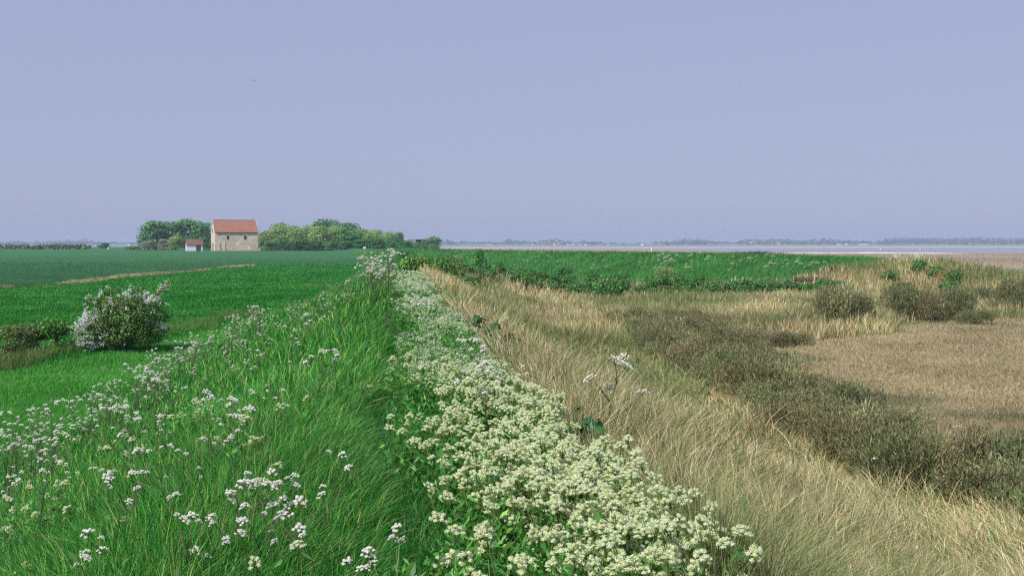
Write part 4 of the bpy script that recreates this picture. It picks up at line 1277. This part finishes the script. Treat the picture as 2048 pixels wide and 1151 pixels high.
def parsley_variant(h, nb, dark, seed):
    r = random.Random(seed); st = MB(); lf = MB(); ums = []
    stemc = ST if dark else SG
    lean = np.array([r.uniform(-.12, .2), r.uniform(-.1, .1), 0]) * h
    main = [np.array([0, 0, -.08]), lean * .35 + np.array([0, 0, h * .42]), lean * .75 + np.array([0, 0, h * .75]), lean + np.array([0, 0, h])]
    st.tube(main, [.0065, .0058, .004, .0022], stemc, n=6)
    st.tube([main[1] + np.array([0, 0, -.008]), main[1] + np.array([0, 0, .008])], [.009, .009], stemc * 1.3, n=6)
    ends = [main[3]]
    for i in range(nb):
        t = r.uniform(.38, .85); p0 = main[0] + (main[3] - main[0]) * t
        a = r.uniform(0, 2 * PI); ln = h * r.uniform(.28, .62) * (1.15 - t * .5)
        p2 = p0 + np.array([math.cos(a) * ln * .72, math.sin(a) * ln * .72, ln * .75]); pm = (p0 + p2) / 2 + np.array([math.cos(a), math.sin(a), 0]) * ln * .08
        st.tube([p0, pm, p2], [.0036, .003, .002], stemc * (1 if r.random() < .6 else 1.2), n=5); ends.append(p2)
        # ferny leaf at the node
        al = a + r.uniform(-.5, .5)
        for s in range(9):
            q = p0 + np.array([math.cos(al), math.sin(al), .25]) * (.02 + .018 * s) - np.array([0, 0, .0009 * s * s])
            for sg in (-1, 1):
                dr = unit(np.array([math.cos(al) * .5 - sg * math.sin(al), math.sin(al) * .5 + sg * math.cos(al), .1]))
                ll = .05 * (1 - s / 11.0)
                lf.kites((q + dr * ll * .5)[None], dr[None], unit(np.cross(dr, (0, 0, 1.0)))[None], ll, ll * .4, jitter(C(74, 122, 56), 1))
    for e in ends:
        m_ = r.choice([1, 2, 2, 2])
        for j in range(m_):
            a = r.uniform(0, 6.28); ln = r.uniform(.06, .16)
            q = e + np.array([math.cos(a) * ln * .7, math.sin(a) * ln * .7, ln * r.uniform(.5, 1)])
            st.tube([e, (e + q) / 2 + np.array([0, 0, .005]), q], [.0016, .0014, .0012], SG, n=4); ums.append((q, r.uniform(0, 6.28), (r.uniform(-.5, .6), r.uniform(-.5, .5)), r.uniform(.55, 1.15)))
    sm, lm = st.mesh('stem'), lf.mesh('leaves'); sm.materials.append(M_STEM); lm.materials.append(M_LEAF)
    return sm, lm, ums


PV = [parsley_variant(.72 + .06 * (i % 4), 4 + i % 3, i % 3 != 1, 100 + i) for i in range(7)]


def parsley(X, Y, s, v, label, group=None, zoff=0.0, rz=None, um_s=1.0, name='cow_parsley', tilt=0.0):
    sm, lm, ums = PV[v]
    o = tag(empty(name, (X, Y, Hs(X, Y) + zoff), rng.uniform(0, 6.28) if rz is None else rz, s), label, 'wildflower', group)
    if tilt: o.rotation_euler[1] = tilt
    link('stem', sm, o); link('leaves', lm, o)
    for i, (q, a, tl, us) in enumerate(ums):
        c = link('umbel', UM[i % 4], o, q); c.rotation_euler = (tl[0], tl[1], a); c.scale = (us * um_s,) * 3
    return o


gp = 'cow parsley along the left slope'
# the band on the slope: a line running away along the foot of the bank
cnt = 0
for i in range(92):
    uq = 9.5 * (39 / 9.5) ** ((i + .5 * math.sin(i * 2.1)) / 91.0) + rng.normal(0, .4)
    v = -4.8 + rng.normal(0, .42) * (1.0 if i % 4 else 1.8)
    X = uq * DX + v * DY; Y = uq * DY - v * DX
    if X < -.55 * Y - 1: continue
    parsley(X, Y, rng.uniform(.68, 1.12), i % 7, 'white cow parsley in the band running along the left slope', gp, um_s=1.0); cnt += 1
for i in range(62):                     # looser ones nearer the crest
    uq = 6 * (34 / 6) ** rng.random(); v = rng.uniform(-4.4, -1.0)
    X = uq * DX + v * DY; Y = uq * DY - v * DX
    if X < -.5 * Y - .5: continue
    parsley(X, Y, rng.uniform(.42, .78), i % 7, 'white cow parsley scattered through the lush grass above the band', 'scattered cow parsley in the lush grass', um_s=1.15)
for i in range(20):                     # tall clump left of the thicket
    X = -12.2 / 100 * 35 + rng.normal(0, .28); Y = 33 + rng.normal(0, 1.6)
    X = (752 - 1024) / F * Y + rng.normal(0, .26)
    parsley(X, Y, rng.uniform(.8, 1.6), i % 7, 'tall cow parsley in the white clump on the crest before the thicket', 'tall cow parsley clump on the crest', um_s=1.15)
for (px, py, s, v, rz, lab, tl) in [
    (345, 1290, .6, 0, .4, 'dark-stemmed cow parsley at the bottom left, bent to the right', .25), (480, 1235, .6, 2, 1.5, 'dark-stemmed cow parsley with wide white umbels at the bottom left of the path', .1),
    (560, 1250, .6, 3, 2.2, 'short dark-stemmed cow parsley right of the two tall ones', .15), (680, 1260, .6, 5, 2.8, 'leaning dark-stemmed cow parsley close to the path', .35), (310, 890, .8, 6, 1.0, 'cow parsley with long bare dark stems in the middle of the lush slope', 0),
    (600, 850, .75, 5, .8, 'cow parsley leaning over the lush grass, upper middle of the slope', .3), (215, 935, .7, 3, 2.0, 'cow parsley with clustered umbels at the left of the slope', 0), (60, 1000, .7, 2, 3.0, 'cow parsley standing near the left edge of the photo', 0),
    (150, 1300, .55, 4, 1.0, 'short cow parsley low in the grass at the bottom left corner', .1), (800, 1330, .55, 1, 2.0, 'short cow parsley leaning over the path at the bottom edge', .2), (250, 1180, .6, 6, .3, 'short cow parsley between the bottom left corner and the bent dark-stemmed one', 0), (640, 1150, .55, 3, 1.2, 'short cow parsley with low umbels between the path and the tall bottom plants', .1)]:
    X, Y, Z = G(px, py)
    parsley(X, Y, s, v, lab, None, rz=rz, um_s=1.35 if s < .7 else 1.15, tilt=tl)
for i in range(20):                     # white ones standing among the cream flowers
    uq = 5.2 * (40 / 5.2) ** rng.random(); v = rng.uniform(.25, 1.1)
    X = uq * DX + v * DY; Y = uq * DY - v * DX
    parsley(X, Y, rng.uniform(.52, .74), i % 7, 'pure white cow parsley rising through the cream flower patch', 'cow parsley among the cream flowers', um_s=1.3)
# the lone tall one at the right
X, Y, Z = AT(1208, 9.4)
lone = tag(empty('hogweed_stalk', (X, Y, Z), 0), 'single tall branching white-flowered stalk standing clear at the right of the flower patch', 'wildflower')
k = Y / F
pt = lambda px, py, dy=0: np.array([(px - 1208) * k, dy, (EYE + (488 - py) * k) - Z])
st_ = MB(); g1 = C(92, 116, 62)
st_.tube([(0, 0, -.05), pt(1214, 850), pt(1222, 805), pt(1238, 752), pt(1243, 741)], [.013, .011, .009, .006, .004], g1, n=6)
st_.tube([pt(1222, 805), pt(1206, 785, -.03), pt(1191, 765, -.05)], [.007, .006, .0045], ST, n=5)
st_.tube([pt(1216, 848), pt(1248, 826, .03), pt(1279, 797, .05)], [.008, .0065, .005], g1, n=5)
st_.tube([pt(1234, 765), pt(1234, 745, .02), pt(1232, 728, .03)], [.006, .005, .004], ST, n=5)
st_.tube([pt(1232, 772), pt(1227, 780, .05), pt(1222, 780, .06)], [.003, .0025, .002], ST, n=5)
st_.build('stem', M_STEM, lone)
BU = umbel_mesh(.062, 20, 14, WF, 'umbel')
for (px, py, dy, s, t) in [(1232, 722, .03, 1, .3), (1252, 735, 0, 1.3, .2), (1249, 718, .08, .9, .5), (1180, 757, -.05, 1.1, -.1), (1221, 779, .06, 1.0, .9), (1285, 790, .05, 1.1, .1)]:
    c = link('umbel', BU, lone, pt(px, py, dy)); c.scale = (s,) * 3; c.rotation_euler = (.5, t, px)
lf_ = MB()
for q in (pt(1222, 805), pt(1216, 848), pt(1234, 765)):
    for s in range(10):
        dr = unit(np.array([rng.normal(), rng.normal(), .2])); lf_.kites((q + dr * .03)[None], dr[None], unit(np.cross(dr, (0, 0, 1.0)))[None], .06, .02, jitter(C(86, 128, 60), 1))
lf_.build('leaves', M_LEAF, lone)

# ------------------------------------------------------------------ cream flower patch (hoary cress)
CR = C(230, 236, 192); CRW = C(245, 247, 232); CG = C(172, 204, 104)


def head_mesh(r, nl, nf, name='flower_head'):
    b = MB()
    for i in range(nl):
        an = i * 2.4 + rng.normal(0, .3); q = math.sqrt((i + .4) / nl)
        c = np.array([math.cos(an) * r * q, math.sin(an) * r * q, .034 * (1 - q * q) + rng.normal(0, .006)])
        d = rand_unit(nf); d[:, 2] = np.abs(d[:, 2])
        cen = c + d * np.array([.0115, .0115, .009]) * rng.uniform(.9, 1.1, (nf, 1))
        dome(b, c, .0095, .0075, C(218, 228, 172)); nr = unit(d + rng.normal(0, .25, (nf, 3))); ax = unit(np.cross(nr, rand_unit(nf)))  # greener dome colour paints in shading between the florets
        b.kites(cen, ax, unit(np.cross(nr, ax)), rng.uniform(.005, .008, nf), rng.uniform(.004, .007, nf), np.clip(mixcols([CR, CRW, CG], [2.4, 3.6, 1.0], nf, .07), 0, .9))
        b.tube([(0, 0, -.04), c * np.array([.6, .6, .2]), c], [.0012, .001, .0007], C(130, 160, 84), n=3)
    m_ = b.mesh(name); m_.materials.append(M_FLOWER); return m_


HEADS = [head_mesh(.019 + .0055 * i, 5 + 2 * i, 18) for i in range(4)]
CV = []
for v in range(6):
    b = MB(); hs = []
    for s in range(8):
        a = rng.uniform(0, 6.28); rr = rng.uniform(.0, .17); h = rng.uniform(.22, .44)
        p0 = np.array([math.cos(a) * rr * .5, math.sin(a) * rr * .5, -.03]); p1 = np.array([math.cos(a) * rr * 1.3, math.sin(a) * rr * 1.3, h])
        b.tube([p0, (p0 + p1) / 2 + rng.normal(0, .008, 3), p1], [.0028, .0024, .0018], C(110, 146, 78), n=4)
        for l in range(9):
            t = rng.uniform(.1, .95); q = p0 + (p1 - p0) * t; al = rng.uniform(0, 6.28)
            dr = unit(np.array([math.cos(al), math.sin(al), .55])); L_ = rng.uniform(.04, .075)
            b.kites((q + dr * L_ * .5)[None], dr[None], unit(np.cross(dr, (0, 0, 1.0)) + rng.normal(0, .15, 3))[None], L_, L_ * .38, jitter(mixcols([C(84, 146, 60), C(108, 162, 80), C(66, 122, 50)], [2, 1.4, 1], 1)[0], 1))
        if s < 7: hs.append((p1, rng.uniform(0, 6.28), rng.normal(0, .28, 2), int(rng.integers(0, 4))))
    m_ = b.mesh('foliage'); m_.materials.append(M_LEAF); CV.append((m_, hs))


def cress(X, Y, s, v, label, group, nh=7):
    m_, hs = CV[v]
    o = tag(empty('cream_flower_plant', (X, Y, Hs(X, Y)), rng.uniform(0, 6.28), s), label, 'wildflower', group)
    link('foliage', m_, o)
    for (q, a, tl, hi) in hs[:nh]:
        c = link('flower_head', HEADS[hi], o, q); c.rotation_euler = (tl[0] - .1, tl[1], a)
    return o


def patch_lo(u):
    return .16 + pathv(u) + .45 * (vnoise(u * .9, u * 0, 61) - .35) + .25 * (vnoise(u * 2.7, u * 0, 62) - .5)


def patch_hi(u):
    return 1.15 + .30 * (vnoise(u * 1.1, u * 0, 63) - .5)


def patch_dens(u, v):
    lump = sstep(.40, .58, fbm(u * 1.1, v * 2.6, 12))
    rim = sstep(.42, .88, v)
    d = (.30 + .70 * rim) * (.12 + .88 * lump)
    mid = sstep(8, 13, u) * sstep(34, 24, u)
    d = d * (1 - mid) + mid * (.10 + .55 * lump * (.7 + .3 * rim))
    return np.maximum(d, .8 * sstep(24, 32, u) * (.35 + .65 * lump) * sstep(1.25, .7, v))


def patch_uv(n, u0, u1, p):
    r = rng.random(n); u = (u0 ** (1 - p) + r * (u1 ** (1 - p) - u0 ** (1 - p))) ** (1 / (1 - p))
    lo, hi = patch_lo(u), patch_hi(u)
    v = lo + rng.random(n) * (hi - lo)
    keep = rng.random(n) < patch_dens(u, v)
    return u[keep], v[keep]


us, vs_ = patch_uv(860, 3.6, 19, 1.35)
order = np.argsort(us)[:265]
gcx = 'cream flowers of the crest patch'
for i in order:
    X = us[i] * DX + vs_[i] * DY; Y = us[i] * DY - vs_[i] * DX
    cress(X, Y, rng.uniform(.85, 1.15), int(rng.integers(0, 6)), 'cream-headed flowering plant in the dense patch right of the path', gcx)
umax = us[order[-1]]
for i in range(34):
    uq = 4.2 * (13 / 4.2) ** rng.random(); v = rng.uniform(-3.2, -.3)
    X = uq * DX + v * DY; Y = uq * DY - v * DX
    cress(X, Y, rng.uniform(.8, 1.05), i % 6, 'small cream-headed plant alone in the lush grass left of the path', 'scattered cream flowers left of the path', 1 + i % 3)


def np_mesh(me):
    v = np.empty(len(me.vertices) * 3, np.float32); me.vertices.foreach_get('co', v)
    c = np.empty(len(me.vertices) * 4, np.float32); me.attributes['tint'].data.foreach_get('color', c)
    q = [tuple(p.vertices) for p in me.polygons]
    return v.reshape(-1, 3).astype(float), c.reshape(-1, 4)[:, :3].astype(float), np.array([f for f in q if len(f) == 4]), np.array([f for f in q if len(f) == 3]).reshape(-1, 3)


# the rest of the patch, farther off, as one mass
def carpet(name, u0, u1, n, label):
    b = MB(); r = rng.random(n); p = 1.5
    u = (u0 ** (1 - p) + r * (u1 ** (1 - p) - u0 ** (1 - p))) ** (1 / (1 - p))
    lo, hi = patch_lo(u), patch_hi(u); v = lo + rng.random(n) * (hi - lo)
    dn = patch_dens(u, v)
    X = u * DX + v * DY; Y = u * DY - v * DX; Z = H(X, Y)
    # leaves
    L_ = .06 * np.maximum(1, u / 12) ** .6
    a = unit(rand_unit(n) * np.array([1, 1, .5]) + np.array([0, 0, .6]))
    b.kites(np.stack([X, Y, Z + rng.uniform(.05, .33, n)], 1), a, unit(np.cross(a, rand_unit(n))), L_, L_ * .45, mixcols([C(84, 146, 60), C(108, 162, 80), C(66, 122, 50)], [2, 1.4, 1], n))
    k_ = rng.random(n) < dn * .34
    X, Y, Z, u = X[k_], Y[k_], Z[k_], u[k_]; m_ = len(X)
    zz = Z + rng.uniform(.26, .42, m_)
    for rep in range(13):
        rr = .036
        c = np.stack([X + rng.normal(0, rr * .6, m_), Y + rng.normal(0, rr * .6, m_), zz + rng.normal(0, .011, m_)], 1)
        nr = unit(np.array([0, 0, .7]) + rng.normal(0, .5, (m_, 3))); ax = unit(np.cross(nr, rand_unit(m_)))
        s_ = .012 * np.maximum(1, u / 13) ** .75
        b.kites(c, ax, unit(np.cross(nr, ax)), s_, s_ * .9, np.clip(mixcols([CR, CRW, CG], [3, 2.4, 1.1], m_, .07), 0, .9))
    tag(b.build(name, M_FLOWER), label, 'wildflowers', kind='stuff')


carpet('cream_flower_carpet', float(umax) * .93, 52, 16000, 'distant mass of cream flowers along the crest right of the path')
# leafy understorey of the near patch
x_, y_, z_ = scatter(26000, 2.8, 20, 1.6, UVm(lambda u, v: (v > patch_lo(u) - .1) & (v < patch_hi(u) + .15)))
n = len(x_); b = MB()
a = unit(rand_unit(n) * np.array([1, 1, .5]) + np.array([0, 0, .7]))
b.kites(np.stack([x_, y_, z_ + rng.uniform(.0, .27, n)], 1), a, unit(np.cross(a, rand_unit(n))), rng.uniform(.04, .085, n), rng.uniform(.013, .028, n), mixcols([C(74, 138, 54), C(98, 156, 72), C(56, 110, 44), C(126, 170, 84)], [3, 2, 1.6, .8], n))
tag(b.build('leafy_undergrowth', M_LEAF), 'dense green leaves beneath the cream flowers', 'undergrowth', kind='stuff')

# small white flowers dotted over the distant sea wall: separate plants
b = MB(); nr_ = 34
for i in range(nr_):
    c = np.array([rng.normal(0, .28), rng.normal(0, .2), .45 + rng.normal(0, .12)])
    d = rand_unit(6); ax = unit(np.cross(unit(d + np.array([0, -.3, 1.0])), rand_unit(6)))
    b.kites(c + d * .03, ax, unit(np.cross(unit(d + np.array([0, -.4, 1.0])), ax)), .10, .09, np.clip(jitter(C(232, 234, 220), 6, .06, .01), 0, .9))
    b.tube([(c[0] * .4, c[1] * .4, 0), c], [.008, .005], SG, n=3)
fp = b.mesh('distant_parsley'); fp.materials.append(M_FLOWER)
spots = []
for cxp, cyp, sx, sy, m_ in [(1080, 522, 26, 7, 16), (1330, 520, 26, 9, 34), (1250, 538, 60, 5, 14), (1500, 524, 50, 8, 14), (1560, 530, 40, 8, 12), (1190, 530, 8, 3, 3), (1430, 515, 60, 3, 10), (1660, 532, 30, 6, 6), (1380, 540, 40, 5, 8)]:
    for i in range(m_):
        spots.append((cxp + rng.normal(0, sx), cyp + rng.normal(0, sy)))
for (px, py) in spots:
    if py < 508: continue
    X, Y, Z = G(px, py)
    if Y > 300: continue
    o = link('distant_parsley', fp, None, (X, Y, Z)); s = rng.uniform(.25, .52) * min(1, Y / 130 + .25); o.scale = (s,) * 3; o.rotation_euler = (0, 0, rng.uniform(0, 6.28))
    tag(o, 'small white-flowered plant dotting the green face of the distant sea wall', 'wildflower', 'white flowers on the sea wall')
for (px, Y, s, lab) in [(1840, 86, .85, 'airy white-flowered plant standing above the leafy mound on the dry bank'), (1796, 88, .7, 'airy white-flowered plant left of the leafy mound, against the mudflat'), (1348, 138, .9, 'white-flowered plant on the skyline of the sea wall')]:
    X = (px - 1024) / F * Y; o = link('distant_parsley', fp, None, (X, Y, Hs(X, Y))); o.scale = (s, s, s * 1.8)
    tag(o, lab, 'wildflower')

# mallow leaves beside the patch
def mallow_mesh():
    b = MB(); fs = []
    for i in range(11):
        a = rng.uniform(0, 6.28); h = rng.uniform(.16, .46); rr = rng.uniform(.06, .2); c = np.array([math.cos(a) * rr, math.sin(a) * rr, h])
        nr = unit(np.array([math.cos(a) * .6, math.sin(a) * .6 - .2, 1.0]) + rng.normal(0, .25, 3)); t1 = unit(np.cross(nr, (0.3, .2, 1.0))); t2 = np.cross(nr, t1)
        R_ = rng.uniform(.05, .085); ring = []
        for k in range(15):
            th = 2 * PI * k / 15; q = R_ * (1 + .10 * math.cos(5 * th)) * (1 if k else .45)
            ring.append(c + q * (t1 * math.cos(th) + t2 * math.sin(th)) + nr * (.012 * math.cos(5 * th) - .012))
        b.add([c] + ring, None, [(0, k + 1, (k + 1) % 15 + 1) for k in range(15)], np.repeat(jitter(C(44, 96, 48), 1, .2), 16, 0))
        b.tube([(0, 0, -.03), c * np.array([.5, .5, .6]), c], [.003, .0026, .002], C(96, 130, 70), n=4)
    m_ = b.mesh('mallow_plant'); m_.materials.append(M_LEAF); return m_


MM = [mallow_mesh() for _ in range(3)]
for i, (uq, vq, s, lab) in enumerate([(5.35, 1.46, .62, 'clump of broad dark leaves at the right rim of the flower patch, near the bottom'), (5.0, 1.52, .66, 'clump of broad dark leaves at the very bottom right of the flower patch'), (5.75, 1.42, .6, 'broad dark leaves just above the two bottom clumps on the patch rim'), (8.3, 1.45, .75, 'broad dark leaves where the flower patch meets dry grass, halfway up'), (8.9, 1.5, .7, 'broad dark leaves beside the tall stalk on the patch rim'), (17.5, 1.55, 1.0, 'dark broad-leaved clump breaking the dry grass at the upper rim of the patch'), (16.5, 1.75, .9, 'smaller dark-leaved clump right of the upper one'), (19, 1.45, .95, 'dark-leaved clump left of the upper one')]):
    X = uq * DX + vq * DY; Y = uq * DY - vq * DX; Z = Hs(X, Y); o = link('mallow_plant', MM[i % 3], None, (X, Y, Z)); o.scale = (s,) * 3; o.rotation_euler = (0, 0, i); tag(o, lab, 'plant')

butterfly(above(1746, 917, 15.5), .6, 'white butterfly over the sea-blite at the lower right')
butterfly(above(810, 1079, 5.6), 2.0, 'white butterfly low over the path near the bottom')

# ------------------------------------------------------------------ air
hz = MB(); hz.box((0, 4500, 20), (17900, 9900, 46))
hm, nt, out = new_mat('haze_air')
pv = nt.nodes.new('ShaderNodeVolumePrincipled')
pv.inputs['Color'].default_value = (.64, .76, 1.0, 1); pv.inputs['Density'].default_value = 2.1e-4; pv.inputs['Anisotropy'].default_value = 0.0
nt.links.new(pv.outputs[0], out.inputs['Volume'])
hzo = hz.build('haze', hm); tag(hzo, 'thin bluish air over the land and water', 'haze', kind='stuff')

# ------------------------------------------------------------------ light
SUN_EL = math.radians(50)
to_sun = Vector((-.67 * math.cos(SUN_EL), -.74 * math.cos(SUN_EL), math.sin(SUN_EL))).normalized()
sl = bpy.data.lights.new('sun', 'SUN'); sl.energy = 4.2; sl.angle = math.radians(.53); sl.color = (1, .95, .87)
so = bpy.data.objects.new('sun', sl); COL.objects.link(so)
so.rotation_euler = to_sun.to_track_quat('Z', 'Y').to_euler(); so.location = (-20, -20, 60)
w = bpy.data.worlds.new('World'); scene.world = w; w.use_nodes = True
nt = w.node_tree; nt.nodes.clear()
out = nt.nodes.new('ShaderNodeOutputWorld'); bg = nt.nodes.new('ShaderNodeBackground')
sky = nt.nodes.new('ShaderNodeTexSky'); sky.sky_type = 'NISHITA'; sky.sun_disc = False
sky.sun_elevation = SUN_EL; sky.sun_rotation = math.atan2(to_sun.x, to_sun.y)
sky.air_density = 1.0; sky.dust_density = 1.0; sky.ozone_density = 1.6; sky.altitude = 0
hs = nt.nodes.new('ShaderNodeHueSaturation'); hs.inputs['Saturation'].default_value = .75; hs.inputs['Hue'].default_value = .515
mx = nt.nodes.new('ShaderNodeMix'); mx.data_type = 'RGBA'; mx.inputs[0].default_value = .80
mx.inputs[7].default_value = (3.52, 3.95, 6.08, 1)      # even milky haze over the whole sky
nt.links.new(sky.outputs[0], hs.inputs['Color']); nt.links.new(hs.outputs[0], mx.inputs[6]); nt.links.new(mx.outputs[2], bg.inputs['Color'])
bg.inputs['Strength'].default_value = .09
nt.links.new(bg.outputs[0], out.inputs['Surface'])

# ------------------------------------------------------------------ camera
cd = bpy.data.cameras.new('camera'); cam = bpy.data.objects.new('camera', cd); COL.objects.link(cam)
cd.sensor_width = 36; cd.lens = 36 * F / 2048; cd.clip_start = .1; cd.clip_end = 30000
cam.location = (0, 0, EYE); cam.rotation_euler = (PI / 2 - PITCH, 0, 0)
scene.camera = cam
scene.view_settings.view_transform = 'Standard'; scene.view_settings.look = 'None'; scene.view_settings.exposure = .25; scene.view_settings.gamma = 1
cyc = scene.cycles
cyc.max_bounces = 5; cyc.diffuse_bounces = 3; cyc.glossy_bounces = 2; cyc.transmission_bounces = 3; cyc.transparent_max_bounces = 4; cyc.volume_bounces = 0
cyc.use_denoising = False
scene.cycles.pixel_filter_type = 'BLACKMAN_HARRIS'; scene.cycles.filter_width = 1.25
cyc.use_adaptive_sampling = False
